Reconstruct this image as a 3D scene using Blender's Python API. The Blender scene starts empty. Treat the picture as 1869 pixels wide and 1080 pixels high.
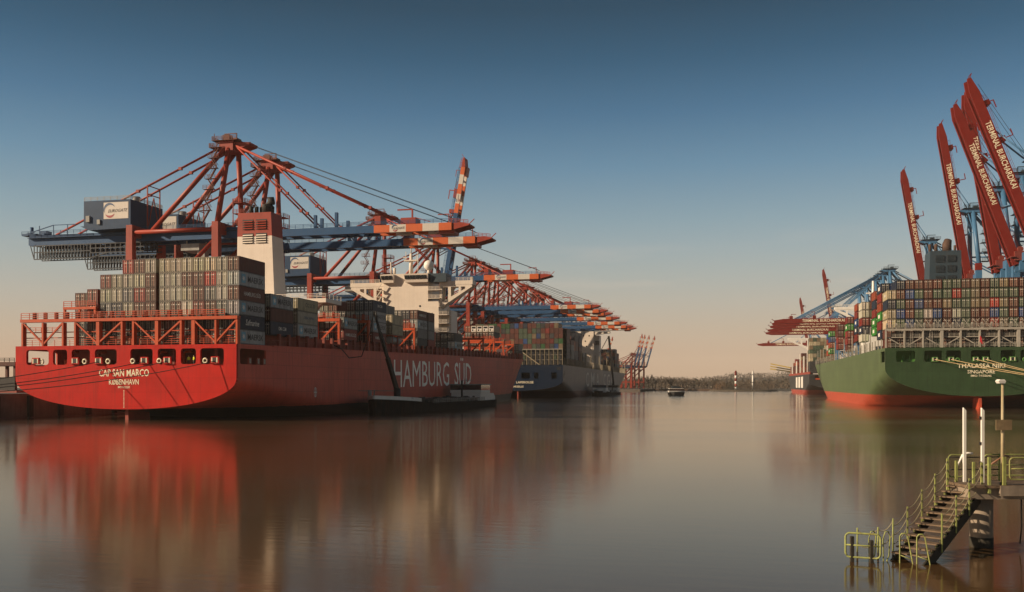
import bpy, bmesh, math, random
from mathutils import Vector, Matrix
from mathutils.geometry import tessellate_polygon
R = math.radians
random.seed(7)
scene = bpy.context.scene
col = scene.collection

# ------------------------------------------------------------------ camera, sky, sun, exposure
THETA = 13.0967                       # the camera looks this far left of the basin's long axis (+Y)
cam_data = bpy.data.cameras.new("camera")
cam = bpy.data.objects.new("camera", cam_data)
col.objects.link(cam)
cam.location = (0, 0, 6.6)
cam.rotation_euler = (R(90), 0, R(THETA))
cam_data.sensor_width = 36.0
cam_data.lens = 36.0 * 1700 / 1869
cam_data.shift_y = 164 / 1869
cam_data.clip_start = 0.5
cam_data.clip_end = 20000
scene.camera = cam

SUN_AZ, SUN_EL = 62.0, 24.0           # sun behind the camera, to the left (azimuth from -Y towards -X)
to_sun = Vector((-math.sin(R(SUN_AZ)) * math.cos(R(SUN_EL)), -math.cos(R(SUN_AZ)) * math.cos(R(SUN_EL)), math.sin(R(SUN_EL))))
world = bpy.data.worlds.new("World")
scene.world = world
world.use_nodes = True
wn, wl = world.node_tree.nodes, world.node_tree.links
bg = wn["Background"]
sky = wn.new("ShaderNodeTexSky")
sky.sky_type = 'NISHITA'
sky.sun_disc = False
sky.sun_elevation = R(SUN_EL)
sky.sun_rotation = R(180 + SUN_AZ)
sky.altitude = 0
sky.air_density = 1.0
sky.dust_density = 1.0
sky.ozone_density = 1.0
wtc = wn.new("ShaderNodeTexCoord")
wsep = wn.new("ShaderNodeSeparateXYZ")
wl.new(wtc.outputs["Generated"], wsep.inputs[0])
wramp = wn.new("ShaderNodeValToRGB")   # dusty warm air low down, darker clear air higher up, the same all round
wl.new(wsep.outputs["Z"], wramp.inputs[0])
cr = wramp.color_ramp
cr.interpolation = 'LINEAR'
SKY_STOPS = [(0, (1.64, 1.21, 1.08)), (0.014, (1.29, 0.99, 0.94)), (0.037, (1.02, 0.75, 0.71)), (0.06, (0.98, 0.72, 0.64)), (0.089, (0.99, 0.75, 0.65)), (0.117, (0.97, 0.79, 0.67)), (0.145, (0.92, 0.8, 0.7)), (0.173, (0.81, 0.79, 0.71)), (0.227, (0.57, 0.7, 0.71)), (0.279, (0.36, 0.54, 0.6)), (0.329, (0.22, 0.39, 0.44)), (0.374, (0.15, 0.26, 0.28)), (0.45, (0.13, 0.22, 0.24)), (1.0, (0.12, 0.21, 0.22))]
for i, (p, c_) in enumerate(SKY_STOPS):
    e = cr.elements[i] if i < 2 else cr.elements.new(p)
    e.position = p
    e.color = (*c_, 1)
wmix = wn.new("ShaderNodeMix"); wmix.data_type = 'RGBA'; wmix.blend_type = 'MULTIPLY'
wmix.inputs[0].default_value = 1.0
wl.new(sky.outputs[0], wmix.inputs[6]); wl.new(wramp.outputs[0], wmix.inputs[7])
# the haze evens the sky out round the horizon: mix with the same gradient without the azimuth swing
weven = wn.new("ShaderNodeValToRGB"); wl.new(wsep.outputs["Z"], weven.inputs[0])
for i, (q, c_) in enumerate([(0, (4.71, 3.18, 2.09)), (0.014, (4.82, 3.31, 2.22)), (0.037, (4.82, 3.49, 2.43)), (0.06, (4.5, 3.62, 2.7)), (0.089, (4.0, 3.71, 3.1)), (0.117, (3.35, 3.58, 3.35)), (0.145, (2.77, 3.4, 3.53)), (0.173, (2.19, 3.06, 3.49)), (0.227, (1.23, 2.26, 3.14)), (0.279, (0.65, 1.48, 2.4)), (0.329, (0.35, 0.93, 1.57)), (0.374, (0.25, 0.64, 1.06)), (0.45, (0.19, 0.5, 0.85)), (1.0, (0.15, 0.38, 0.67))]):
    e = weven.color_ramp.elements[i] if i < 2 else weven.color_ramp.elements.new(q)
    e.position = q; e.color = (*c_, 1)
wev = wn.new("ShaderNodeMix"); wev.data_type = 'RGBA'; wev.inputs[0].default_value = 0.65
wl.new(wmix.outputs[2], wev.inputs[6]); wl.new(weven.outputs[0], wev.inputs[7])
# thin low wisps of cloud
wmap = wn.new("ShaderNodeMapping"); wmap.inputs["Scale"].default_value = (3.2, 3.2, 26)
wl.new(wtc.outputs["Generated"], wmap.inputs[0])
wnoi = wn.new("ShaderNodeTexNoise"); wnoi.inputs["Scale"].default_value = 1.7; wnoi.inputs["Detail"].default_value = 6
wl.new(wmap.outputs[0], wnoi.inputs[0])
wmr = wn.new("ShaderNodeMapRange"); wmr.inputs[1].default_value = 0.53; wmr.inputs[2].default_value = 0.72; wmr.inputs[3].default_value = 0; wmr.inputs[4].default_value = 0.2
wl.new(wnoi.outputs[0], wmr.inputs[0])
wcl = wn.new("ShaderNodeMix"); wcl.data_type = 'RGBA'
wcl.inputs[7].default_value = (6.6, 5.0, 3.9, 1)
wband = wn.new("ShaderNodeValToRGB"); wl.new(wsep.outputs["Z"], wband.inputs[0])
for i, (q, v) in enumerate(((0.06, 0), (0.1, 1), (0.125, 1), (0.17, 0))):
    e = wband.color_ramp.elements[i] if i < 2 else wband.color_ramp.elements.new(q)
    e.position = q; e.color = (v, v, v, 1)
wcm = wn.new("ShaderNodeMath"); wcm.operation = 'MULTIPLY'; wl.new(wmr.outputs[0], wcm.inputs[0]); wl.new(wband.outputs[0], wcm.inputs[1])
wl.new(wcm.outputs[0], wcl.inputs[0]); wl.new(wev.outputs[2], wcl.inputs[6])
wl.new(wcl.outputs[2], bg.inputs[0])
bg.inputs[1].default_value = 0.083

sun_data = bpy.data.lights.new("sun", 'SUN')
sun_data.energy = 5.0
sun_data.angle = R(0.6)
sun_data.color = (1.0, 0.78, 0.55)
sun = bpy.data.objects.new("sun", sun_data)
col.objects.link(sun)
sun.rotation_euler = (-to_sun).to_track_quat('-Z', 'Y').to_euler()

vs = scene.view_settings
vs.view_transform = 'Standard'; vs.look = 'None'; vs.gamma = 1; vs.use_curve_mapping = False
vs.exposure = 0.53

# ------------------------------------------------------------------ helpers
class MB:
    """collects faces; build() links them as one mesh object"""
    def __init__(s):
        s.v, s.f, s.m, s.sm = [], [], [], []
    def face(s, idx, m=0, smooth=False):
        s.f.append(idx); s.m.append(m); s.sm.append(smooth)
    def hexa(s, p, m=0):
        i = len(s.v); s.v += [tuple(q) for q in p]
        for q in ((0, 3, 2, 1), (4, 5, 6, 7), (0, 1, 5, 4), (1, 2, 6, 5), (2, 3, 7, 6), (3, 0, 4, 7)):
            s.face([i + k for k in q], m)
        return s
    def box(s, x0, x1, y0, y1, z0, z1, m=0):
        return s.hexa([(x0, y0, z0), (x1, y0, z0), (x1, y1, z0), (x0, y1, z0), (x0, y0, z1), (x1, y0, z1), (x1, y1, z1), (x0, y1, z1)], m)
    def bar(s, p0, p1, w, h=None, m=0):
        h = h or w
        a, b = Vector(p0), Vector(p1)
        d = (b - a).normalized()
        u = Vector((0, 0, 1)) if abs(d.z) < 0.95 else Vector((0, 1, 0))
        sd = d.cross(u).normalized(); up = sd.cross(d).normalized()
        sd *= w / 2; up *= h / 2
        return s.hexa([a - sd - up, a + sd - up, a + sd + up, a - sd + up, b - sd - up, b + sd - up, b + sd + up, b - sd + up], m)
    def tube(s, pts, r, n=6, m=0, cap=True):
        pts = [Vector(p) for p in pts]
        rings = []
        for k, p in enumerate(pts):
            d = (pts[min(k + 1, len(pts) - 1)] - pts[max(k - 1, 0)]).normalized()
            u = Vector((0, 0, 1)) if abs(d.z) < 0.9 else Vector((0, 1, 0))
            a = d.cross(u).normalized(); b = a.cross(d).normalized()
            rr = r[k] if isinstance(r, (list, tuple)) else r
            i = len(s.v)
            for j in range(n):
                t = 2 * math.pi * j / n
                s.v.append(tuple(p + a * (math.cos(t) * rr) + b * (math.sin(t) * rr)))
            rings.append(i)
        for k in range(len(rings) - 1):
            i, j = rings[k], rings[k + 1]
            for q in range(n):
                s.face([i + q, i + (q + 1) % n, j + (q + 1) % n, j + q], m, True)
        if cap:
            s.face([rings[0] + q for q in range(n)][::-1], m); s.face([rings[-1] + q for q in range(n)], m)
        return s
    def prism(s, poly, axis, a0, a1, m=0):
        """extrude a 2D polygon along axis ('x','y','z') from a0 to a1"""
        def P(u, w, t):
            return {'x': (t, u, w), 'y': (u, t, w), 'z': (u, w, t)}[axis]
        i = len(s.v); n = len(poly)
        s.v += [P(u, w, a0) for u, w in poly] + [P(u, w, a1) for u, w in poly]
        s.face([i + k for k in range(n)], m); s.face([i + n + k for k in range(n)][::-1], m)
        for k in range(n):
            s.face([i + k, i + (k + 1) % n, i + n + (k + 1) % n, i + n + k], m)
        return s
    def sheet(s, outer, holes, axis, a0, a1, m=0):
        """a flat plate with holes, a0 = seen face, a1 = back face"""
        def P(u, w, t):
            return {'x': (t, u, w), 'y': (u, t, w)}[axis]
        loops = [outer] + holes
        tri = tessellate_polygon([[Vector((u, w, 0)) for u, w in l] for l in loops])
        flat = [q for l in loops for q in l]
        for t in (a0, a1):
            i = len(s.v); s.v += [P(u, w, t) for u, w in flat]
            for q in tri:
                s.face([i + k for k in q], m)
        base = len(s.v) - 2 * len(flat); n = len(flat); o = 0
        for l in loops:
            for k in range(len(l)):
                a, b = base + o + k, base + o + (k + 1) % len(l)
                s.face([a, b, b + n, a + n], m)
            o += len(l)
        return s
    def mesh(s, name, mats, recalc=True):
        me = bpy.data.meshes.new(name)
        me.from_pydata(s.v, [], s.f)
        for mt in (mats if isinstance(mats, (list, tuple)) else [mats]):
            me.materials.append(mt)
        me.polygons.foreach_set("material_index", s.m)
        me.polygons.foreach_set("use_smooth", s.sm)
        if recalc:
            bm = bmesh.new(); bm.from_mesh(me)
            bmesh.ops.recalc_face_normals(bm, faces=bm.faces)
            bm.to_mesh(me); bm.free()
        me.update()
        return me
    def build(s, name, mats, parent=None, loc=(0, 0, 0), rot=(0, 0, 0)):
        return link(name, s.mesh(name, mats), parent, loc, rot)

def link(name, me, parent=None, loc=(0, 0, 0), rot=(0, 0, 0)):
    o = bpy.data.objects.new(name, me)
    o.location = loc; o.rotation_euler = rot; o.parent = parent
    col.objects.link(o)
    return o
def empty(name, loc=(0, 0, 0), rz=0, label=None, cat=None, group=None):
    o = bpy.data.objects.new(name, None)
    o.empty_display_size = 1
    o.location = loc; o.rotation_euler = (0, 0, rz)
    col.objects.link(o)
    if label: tag(o, label, cat, group)
    return o
def tag(o, label=None, cat=None, group=None, kind=None):
    if label: o["label"] = label
    if cat: o["category"] = cat
    if group: o["group"] = group
    if kind: o["kind"] = kind
    return o
def rrect(x0, x1, z0, z1, r=0.5, n=4):
    out = []
    for cx, cz, a in ((x1 - r, z1 - r, 0), (x0 + r, z1 - r, 90), (x0 + r, z0 + r, 180), (x1 - r, z0 + r, 270)):
        for k in range(n + 1):
            t = R(a + 90 * k / n)
            out.append((cx + r * math.cos(t), cz + r * math.sin(t)))
    return out
_txt = {}
def text_mesh(s, w, h, mat, shear=0.0, off=0.007):
    k = (s, w, h, mat.name, shear)
    if k in _txt: return _txt[k]
    cu = bpy.data.curves.new("t", 'FONT'); cu.body = s; cu.resolution_u = 2; cu.shear = shear; cu.offset = off
    ob = bpy.data.objects.new("t", cu)
    me = bpy.data.meshes.new_from_object(ob)
    bpy.data.objects.remove(ob); bpy.data.curves.remove(cu)
    xs = [v.co.x for v in me.vertices]; ys = [v.co.y for v in me.vertices]
    x0, x1, y0, y1 = min(xs), max(xs), min(ys), max(ys)
    for v in me.vertices:
        v.co.x = (v.co.x - (x0 + x1) / 2) * w / (x1 - x0)
        v.co.y = (v.co.y - (y0 + y1) / 2) * h / (y1 - y0)
    me.materials.clear(); me.materials.append(mat)
    me.name = "lettering"
    _txt[k] = me
    return me
def decal(name, me, parent, origin, xd, yd):
    """flat paint: mesh x runs along xd, mesh y along yd"""
    o = link(name, me, parent)
    xd, yd = Vector(xd).normalized(), Vector(yd).normalized()
    zd = xd.cross(yd).normalized(); yd = zd.cross(xd)
    m = Matrix((xd, yd, zd)).transposed().to_4x4(); m.translation = Vector(origin)
    o.matrix_local = m
    return o

# ------------------------------------------------------------------ materials
def nd(nt, t, **kw):
    n = nt.nodes.new(t)
    for k, v in kw.items():
        if hasattr(n, k): setattr(n, k, v)
        else: n.inputs[k].default_value = v
    return n
_mats = {}
def paint(name, c, rough=0.5, var=0.25, scale=0.6, streak=0.0, streak_col=(0.12, 0.05, 0.02), metal=0.0, seams=0.0, spec=0.4, obj_col=False, bump=0.0, g=0.74, gain=1.0):
    """weathered paint: blotchy value, vertical streaks of grime or rust, plate seams"""
    if name in _mats: return _mats[name]
    c = tuple(v * g for v in c); streak_col = tuple(v * g for v in streak_col)
    m = bpy.data.materials.new(name); m.use_nodes = True
    nt = m.node_tree; b = nt.nodes["Principled BSDF"]
    b.inputs["Roughness"].default_value = rough; b.inputs["Metallic"].default_value = metal
    b.inputs["Specular IOR Level"].default_value = spec
    tc = nd(nt, "ShaderNodeTexCoord")
    n1 = nd(nt, "ShaderNodeTexNoise", Scale=scale, Detail=5.0, Roughness=0.6)
    src = tc.outputs["Object"]
    if obj_col:
        oi = nd(nt, "ShaderNodeObjectInfo")
        va = nd(nt, "ShaderNodeVectorMath", operation='MULTIPLY_ADD')
        va.inputs[1].default_value = (1, 1, 1)
        cmb = nd(nt, "ShaderNodeCombineXYZ")
        mu = nd(nt, "ShaderNodeMath", operation='MULTIPLY'); mu.inputs[1].default_value = 400
        nt.links.new(oi.outputs["Random"], mu.inputs[0])
        for k in range(3): nt.links.new(mu.outputs[0], cmb.inputs[k])
        nt.links.new(src, va.inputs[0]); nt.links.new(cmb.outputs[0], va.inputs[2])
        src = va.outputs[0]
    nt.links.new(src, n1.inputs[0])
    mr = nd(nt, "ShaderNodeMapRange"); mr.inputs[1].default_value = 0.25; mr.inputs[2].default_value = 0.75
    mr.inputs[3].default_value = (1 - var) * gain; mr.inputs[4].default_value = (1 + var) * gain
    nt.links.new(n1.outputs[0], mr.inputs[0])
    mx = nd(nt, "ShaderNodeMix", data_type='RGBA', blend_type='MULTIPLY'); mx.inputs[0].default_value = 1
    if obj_col: nt.links.new(oi.outputs["Color"], mx.inputs[6])
    else: mx.inputs[6].default_value = (*c, 1)
    nt.links.new(mr.outputs[0], mx.inputs[7])
    out = mx.outputs[2]
    if streak:
        mp = nd(nt, "ShaderNodeMapping"); mp.inputs["Scale"].default_value = (1.6, 1.6, 0.09)
        nt.links.new(src, mp.inputs[0])
        n2 = nd(nt, "ShaderNodeTexNoise", Scale=1.0, Detail=6.0, Roughness=0.65)
        nt.links.new(mp.outputs[0], n2.inputs[0])
        m2 = nd(nt, "ShaderNodeMapRange"); m2.inputs[1].default_value = 0.5; m2.inputs[2].default_value = 0.72
        m2.inputs[3].default_value = 0; m2.inputs[4].default_value = streak
        nt.links.new(n2.outputs[0], m2.inputs[0])
        mx2 = nd(nt, "ShaderNodeMix", data_type='RGBA'); mx2.inputs[7].default_value = (*streak_col, 1)
        nt.links.new(m2.outputs[0], mx2.inputs[0]); nt.links.new(out, mx2.inputs[6])
        out = mx2.outputs[2]
    if seams:
        sp = nd(nt, "ShaderNodeSeparateXYZ"); nt.links.new(tc.outputs["Object"], sp.inputs[0])
        ad = nd(nt, "ShaderNodeMath", operation='ADD'); nt.links.new(sp.outputs[0], ad.inputs[0]); nt.links.new(sp.outputs[1], ad.inputs[1])
        cb = nd(nt, "ShaderNodeCombineXYZ"); nt.links.new(ad.outputs[0], cb.inputs[0]); nt.links.new(sp.outputs[2], cb.inputs[1])
        br = nd(nt, "ShaderNodeTexBrick")
        br.inputs["Scale"].default_value = 1.0; br.inputs["Brick Width"].default_value = 11.0; br.inputs["Row Height"].default_value = 2.7
        br.inputs["Mortar Size"].default_value = 0.09; br.inputs["Mortar Smooth"].default_value = 0.5
        br.inputs["Color1"].default_value = (1, 1, 1, 1); br.inputs["Color2"].default_value = (0.93, 0.93, 0.93, 1); br.inputs["Mortar"].default_value = (1 - seams,) * 3 + (1,)
        nt.links.new(cb.outputs[0], br.inputs[0])
        mx3 = nd(nt, "ShaderNodeMix", data_type='RGBA', blend_type='MULTIPLY'); mx3.inputs[0].default_value = 1
        nt.links.new(out, mx3.inputs[6]); nt.links.new(br.outputs[0], mx3.inputs[7])
        out = mx3.outputs[2]
    nt.links.new(out, b.inputs["Base Color"])
    if bump:
        bp = nd(nt, "ShaderNodeBump", Strength=bump, Distance=0.15); nt.links.new(n1.outputs[0], bp.inputs["Height"]); nt.links.new(bp.outputs[0], b.inputs["Normal"])
    _mats[name] = m
    return m
def boot_paint(name, top, low, zl, slope=0.0, rough=0.5, seams=0.12, rust=0.35, low_rust=0.5, g=0.74):
    """hull paint with a boot-top of another colour below the load line"""
    m = paint(name, top, rough=rough, var=0.22, scale=0.1, streak=rust, streak_col=tuple(c * 0.4 for c in top), seams=seams, g=g, bump=0.35)
    low = tuple(v * 0.74 for v in low)
    if name + "_done" in _mats: return m
    _mats[name + "_done"] = m
    nt = m.node_tree; b = nt.nodes["Principled BSDF"]
    src = b.inputs["Base Color"].links[0].from_socket
    tc = nd(nt, "ShaderNodeTexCoord"); sp = nd(nt, "ShaderNodeSeparateXYZ"); nt.links.new(tc.outputs["Object"], sp.inputs[0])
    ln = nd(nt, "ShaderNodeMath", operation='MULTIPLY_ADD'); ln.inputs[1].default_value = slope; ln.inputs[2].default_value = zl + 0.35
    nt.links.new(sp.outputs[1], ln.inputs[0])
    nz = nd(nt, "ShaderNodeTexNoise", Scale=0.5, Detail=6.0, Roughness=0.7); nt.links.new(tc.outputs["Object"], nz.inputs[0])
    wob = nd(nt, "ShaderNodeMath", operation='MULTIPLY_ADD'); wob.inputs[1].default_value = 0.7; nt.links.new(nz.outputs[0], wob.inputs[0]); nt.links.new(sp.outputs[2], wob.inputs[2])
    lt = nd(nt, "ShaderNodeMath", operation='LESS_THAN'); nt.links.new(wob.outputs[0], lt.inputs[0]); nt.links.new(ln.outputs[0], lt.inputs[1])
    n = nd(nt, "ShaderNodeTexNoise", Scale=0.35, Detail=7.0, Roughness=0.7); nt.links.new(tc.outputs["Object"], n.inputs[0])
    rp = nd(nt, "ShaderNodeMapRange"); rp.inputs[1].default_value = 0.42; rp.inputs[2].default_value = 0.7; rp.inputs[3].default_value = 0; rp.inputs[4].default_value = low_rust
    nt.links.new(n.outputs[0], rp.inputs[0])
    lm = nd(nt, "ShaderNodeMix", data_type='RGBA'); lm.inputs[6].default_value = (*low, 1); lm.inputs[7].default_value = (*[c * 0.35 for c in low], 1)
    nt.links.new(rp.outputs[0], lm.inputs[0])
    mx = nd(nt, "ShaderNodeMix", data_type='RGBA'); nt.links.new(lt.outputs[0], mx.inputs[0]); nt.links.new(src, mx.inputs[6]); nt.links.new(lm.outputs[2], mx.inputs[7])
    nt.links.new(mx.outputs[2], b.inputs["Base Color"])
    return m

M_red_hull = boot_paint("red_hull", (0.51, 0.076, 0.042), (0.035, 0.012, 0.01), 2.2, 0.0045, rough=0.55, seams=0.25, rust=0.55, g=1.0)
M_red_sunlit = paint("red_sunlit", (0.55, 0.017, 0.010), spec=0.12, rough=0.5, var=0.2, scale=0.22, bump=0.35, streak=0.6, streak_col=(0.27, 0.022, 0.014), seams=0.14)  # same red as the hull; sunlit stern and shaded side put into two colours
M_red_dark = paint("red_deck_paint", (0.3, 0.045, 0.025), rough=0.6, var=0.3, streak=0.4)
M_orange_steel = paint("orange_steel", (0.55, 0.075, 0.014), spec=0.3, rough=0.55, var=0.2, streak=0.3)
M_white_mark = paint("white_lettering", g=0.86, c=(0.72, 0.68, 0.6), rough=0.6, var=0.12, scale=0.8)
M_side_mark = paint("side_lettering", g=1.0, c=(0.93, 0.88, 0.78), rough=0.6, var=0.12, scale=0.8)
M_name_mark = paint("stern_name_paint", g=0.86, c=(0.8, 0.72, 0.52), rough=0.6, var=0.15, scale=1.5)
M_cream = paint("cream_superstructure", g=0.86, c=(0.74, 0.65, 0.55), rough=0.5, var=0.06, scale=0.3, streak=0.12, streak_col=(0.4, 0.26, 0.14), seams=0.07)
M_white = paint("white_paint", g=0.86, c=(0.75, 0.72, 0.66), rough=0.5, var=0.08, streak=0.15, streak_col=(0.4, 0.3, 0.2))
M_glass = paint("dark_window_glass", (0.015, 0.018, 0.02), rough=0.08, var=0.1, spec=0.8)
M_black = paint("black_paint", (0.012, 0.012, 0.012), rough=0.5, var=0.3)
M_soot = paint("sooty_steel", (0.02, 0.018, 0.016), rough=0.7, var=0.4)
M_grey_steel = paint("grey_steel", (0.3, 0.3, 0.28), rough=0.5, var=0.2, streak=0.3)
M_crane_red = paint("crane_red", (0.33, 0.042, 0.022), spec=0.3, rough=0.5, var=0.16, scale=0.3, streak=0.22, streak_col=(0.2, 0.04, 0.025))
M_crane_blue = paint("crane_slate_blue", (0.022, 0.085, 0.2), spec=0.2, rough=0.55, var=0.12, scale=0.3, streak=0.2, streak_col=(0.05, 0.07, 0.09))
M_house_slate = paint("machinery_house_slate", (0.014, 0.052, 0.12), spec=0.2, rough=0.55, var=0.12, scale=0.3, streak=0.25, streak_col=(0.02, 0.03, 0.045))
M_crane_orange = paint("boom_orange", (0.62, 0.12, 0.025), rough=0.5, var=0.1, scale=0.3, streak=0.15)
M_boom_white = paint("boom_white", (0.66, 0.61, 0.54), rough=0.5, var=0.06, streak=0.15, streak_col=(0.4, 0.3, 0.22))
M_kai_blue = paint("crane_bright_blue", (0.055, 0.17, 0.32), rough=0.45, var=0.12, scale=0.3, streak=0.2, streak_col=(0.04, 0.08, 0.14))
M_kai_red = paint("boom_red", (0.19, 0.018, 0.013), spec=0.1, rough=0.55, var=0.12, scale=0.3, streak=0.15, streak_col=(0.2, 0.03, 0.02))
M_rope_dark = paint("dark_rope", (0.06, 0.055, 0.05), rough=0.9, var=0.3, scale=3)
M_rope_light = paint("tan_rope", (0.5, 0.36, 0.18), rough=0.9, var=0.3, scale=3)
M_logo_red = paint("logo_red", (0.35, 0.04, 0.05), rough=0.5)
M_logo_blue = paint("logo_blue", (0.05, 0.1, 0.2), rough=0.5)
M_logo_black = paint("logo_black", (0.03, 0.03, 0.035), rough=0.5)
M_green_hull = boot_paint("green_hull", (0.1, 0.145, 0.055), (0.5, 0.075, 0.03), 3.7, 0.001, rough=0.5, seams=0.2, rust=0.6)
M_green_shaded = paint("green_shaded", (0.036, 0.07, 0.03), spec=0.15, rough=0.5, var=0.2, scale=0.25, bump=0.35, streak=0.55, streak_col=(0.022, 0.036, 0.018), seams=0.14)  # darker copy of the hull green: the stern's dimmer light put into the colour
M_green_bright = paint("green_deck_paint", (0.09, 0.25, 0.05), rough=0.5, var=0.2)
M_pale_steel = paint("pale_grey_steel", (0.36, 0.33, 0.28), rough=0.55, var=0.15, streak=0.35, streak_col=(0.2, 0.14, 0.08))
M_blue_grey = paint("blue_grey_casing", (0.03, 0.055, 0.075), rough=0.5, var=0.1, streak=0.2)
M_cma_side = boot_paint("grey_hull", (0.21, 0.19, 0.18), (0.12, 0.025, 0.025), 3.6, 0.0, rough=0.5, seams=0.14, rust=0.4)
M_cma_stern = paint("navy_stern_paint", (0.009, 0.02, 0.044), spec=0.1, rough=0.5, var=0.1, scale=0.25, streak=0.25, streak_col=(0.03, 0.05, 0.08), seams=0.06)
M_black_hull = boot_paint("black_hull", (0.03, 0.03, 0.03), (0.4, 0.06, 0.035), 3.4, 0.0, rough=0.5, seams=0.1, rust=0.3)
M_hardware = paint("door_hardware", (0.6, 0.56, 0.46), rough=0.5, var=0.3, scale=2)
M_box = paint("container_paint", (1, 1, 1), rough=0.55, var=0.22, scale=0.9, streak=0.55, streak_col=(0.06, 0.035, 0.025), obj_col=True)
M_frame = paint("container_frame_paint", (1, 1, 1), rough=0.6, var=0.25, scale=1.2, obj_col=True, gain=0.42)
M_bar = paint("door_bar_paint", (1, 1, 1), rough=0.5, var=0.3, scale=1.5, obj_col=True)
_nt = M_bar.node_tree; _b = _nt.nodes["Principled BSDF"]; _s = _b.inputs["Base Color"].links[0].from_socket
_mx = nd(_nt, "ShaderNodeMix", data_type='RGBA'); _mx.inputs[0].default_value = 0.28; _mx.inputs[7].default_value = (0.75, 0.66, 0.5, 1)
_nt.links.new(_s, _mx.inputs[6]); _nt.links.new(_mx.outputs[2], _b.inputs["Base Color"])
M_star = paint("light_blue_panel", (0.2, 0.45, 0.6), rough=0.6, var=0.1)
M_concrete = paint("quay_concrete", (0.16, 0.13, 0.11), rough=0.9, var=0.35, scale=0.3, streak=0.5, streak_col=(0.04, 0.03, 0.025), bump=0.3)
M_asphalt = paint("quay_paving", (0.09, 0.085, 0.08), rough=0.9, var=0.3, scale=0.2)
HAZE = 0.00007
# ------------------------------------------------------------------ water, quays, land
def water_material():
    """muddy harbour water, its ripples smoothed by a long exposure"""
    m = bpy.data.materials.new("harbour_water"); m.use_nodes = True
    nt = m.node_tree; nt.nodes.remove(nt.nodes["Principled BSDF"])
    df = nd(nt, "ShaderNodeBsdfDiffuse"); df.inputs["Color"].default_value = (0.07, 0.039, 0.016, 1)
    gl = nd(nt, "ShaderNodeBsdfAnisotropic", distribution='MULTI_GGX'); gl.inputs["Color"].default_value = (1.0, 0.93, 0.83, 1)
    fr = nd(nt, "ShaderNodeFresnel", IOR=1.37); mx = nd(nt, "ShaderNodeMixShader")
    nt.links.new(fr.outputs[0], mx.inputs[0]); nt.links.new(df.outputs[0], mx.inputs[1]); nt.links.new(gl.outputs[0], mx.inputs[2])
    nt.links.new(mx.outputs[0], nt.nodes["Material Output"].inputs["Surface"])
    tc = nd(nt, "ShaderNodeTexCoord")
    # broad wind lanes: smoother and rougher water
    mp = nd(nt, "ShaderNodeMapping"); mp.inputs["Scale"].default_value = (0.006, 0.022, 1); mp.inputs["Rotation"].default_value = (0, 0, R(14))
    nt.links.new(tc.outputs["Object"], mp.inputs[0])
    n = nd(nt, "ShaderNodeTexNoise", Scale=1.0, Detail=5.0, Roughness=0.6); nt.links.new(mp.outputs[0], n.inputs[0])
    mr = nd(nt, "ShaderNodeMapRange"); mr.inputs[1].default_value = 0.35; mr.inputs[2].default_value = 0.68; mr.inputs[3].default_value = 0.08; mr.inputs[4].default_value = 0.16
    nt.links.new(n.outputs[0], mr.inputs[0]); nt.links.new(mr.outputs[0], gl.inputs["Roughness"])
    mp2 = nd(nt, "ShaderNodeMapping"); mp2.inputs["Scale"].default_value = (0.35, 1.6, 1); mp2.inputs["Rotation"].default_value = (0, 0, R(14))
    nt.links.new(tc.outputs["Object"], mp2.inputs[0])
    n2 = nd(nt, "ShaderNodeTexNoise", Scale=1.0, Detail=4.0, Roughness=0.6); nt.links.new(mp2.outputs[0], n2.inputs[0])
    bp = nd(nt, "ShaderNodeBump", Strength=0.12, Distance=0.06); nt.links.new(n2.outputs[0], bp.inputs["Height"])
    for q in (df, gl): nt.links.new(bp.outputs[0], q.inputs["Normal"])
    return m
M_water = water_material()
mb = MB(); mb.v += [(-1400, -150, 0), (1400, -150, 0), (1400, 1400, 0), (-1400, 1400, 0)]; mb.face([0, 1, 2, 3])
tag(mb.build("water", M_water), kind='structure')

def quay(name, poly, top, edge_x, side, y0, y1):
    root = MB().prism(poly, 'z', -3, top).build(name, M_concrete)
    tag(root, kind='structure')
    s = MB(); s.box(min(p[0] for p in poly) + .1, max(p[0] for p in poly) - .1, y0 + .1, y1 - .1, top, top + .004); s.build("paving", M_asphalt, root)
    for k, y in enumerate(range(int(y0) + 4, min(int(y1), int(y0) + 260), 9)):        # timber fenders on the quay face
        f = MB(); f.box(edge_x, edge_x + side * 0.6, y, y + 1.2, 0.2, top - 0.4); f.build("fender", M_soot, root)
    return root
quay("quay_left", [(-560, 70), (-140.6, 70), (-140.6, 830), (-560, 830)], 5.0, -140.6, 1, 70, 830)
quay("quay_right", [(101, 240), (520, 240), (520, 1340), (101, 1340)], 5.0, 101, -1, 240, 1340)
quay("quay_far", [(-560, 1010), (-93, 1010), (-93, 1240), (-560, 1240)], 3.0, -93, 1, 1010, 1240)

M_earth = paint("bank_earth", (0.075, 0.06, 0.04), rough=0.95, var=0.4, scale=0.06, bump=0.4)
M_hill = paint("wooded_slope", (0.05, 0.045, 0.034), rough=0.95, var=0.4, scale=0.02, bump=0.4)
def hill_h(x, y):
    d = max(0.0, y - 2050) / 900.0
    r = 0.5 - 0.5 * math.cos(min(d, 1) * math.pi)
    prof = 23 + 0.028 * (x + 60) + 5 * math.sin(x * 0.011) + 3 * math.sin(x * 0.031 + 1)
    return 2.2 + r * max(8, prof)
mb = MB()
nx, ny = 60, 26
for j in range(ny + 1):
    y = 1215 + (4400 - 1215) * (j / ny) ** 1.3
    for i in range(nx + 1):
        x = -1380 + 2760 * i / nx
        mb.v.append((x, y, (hill_h(x, y) if j else -1.0)))
for j in range(ny):
    for i in range(nx):
        a = j * (nx + 1) + i
        mb.face([a, a + 1, a + nx + 2, a + nx + 1], 0, True)
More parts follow.
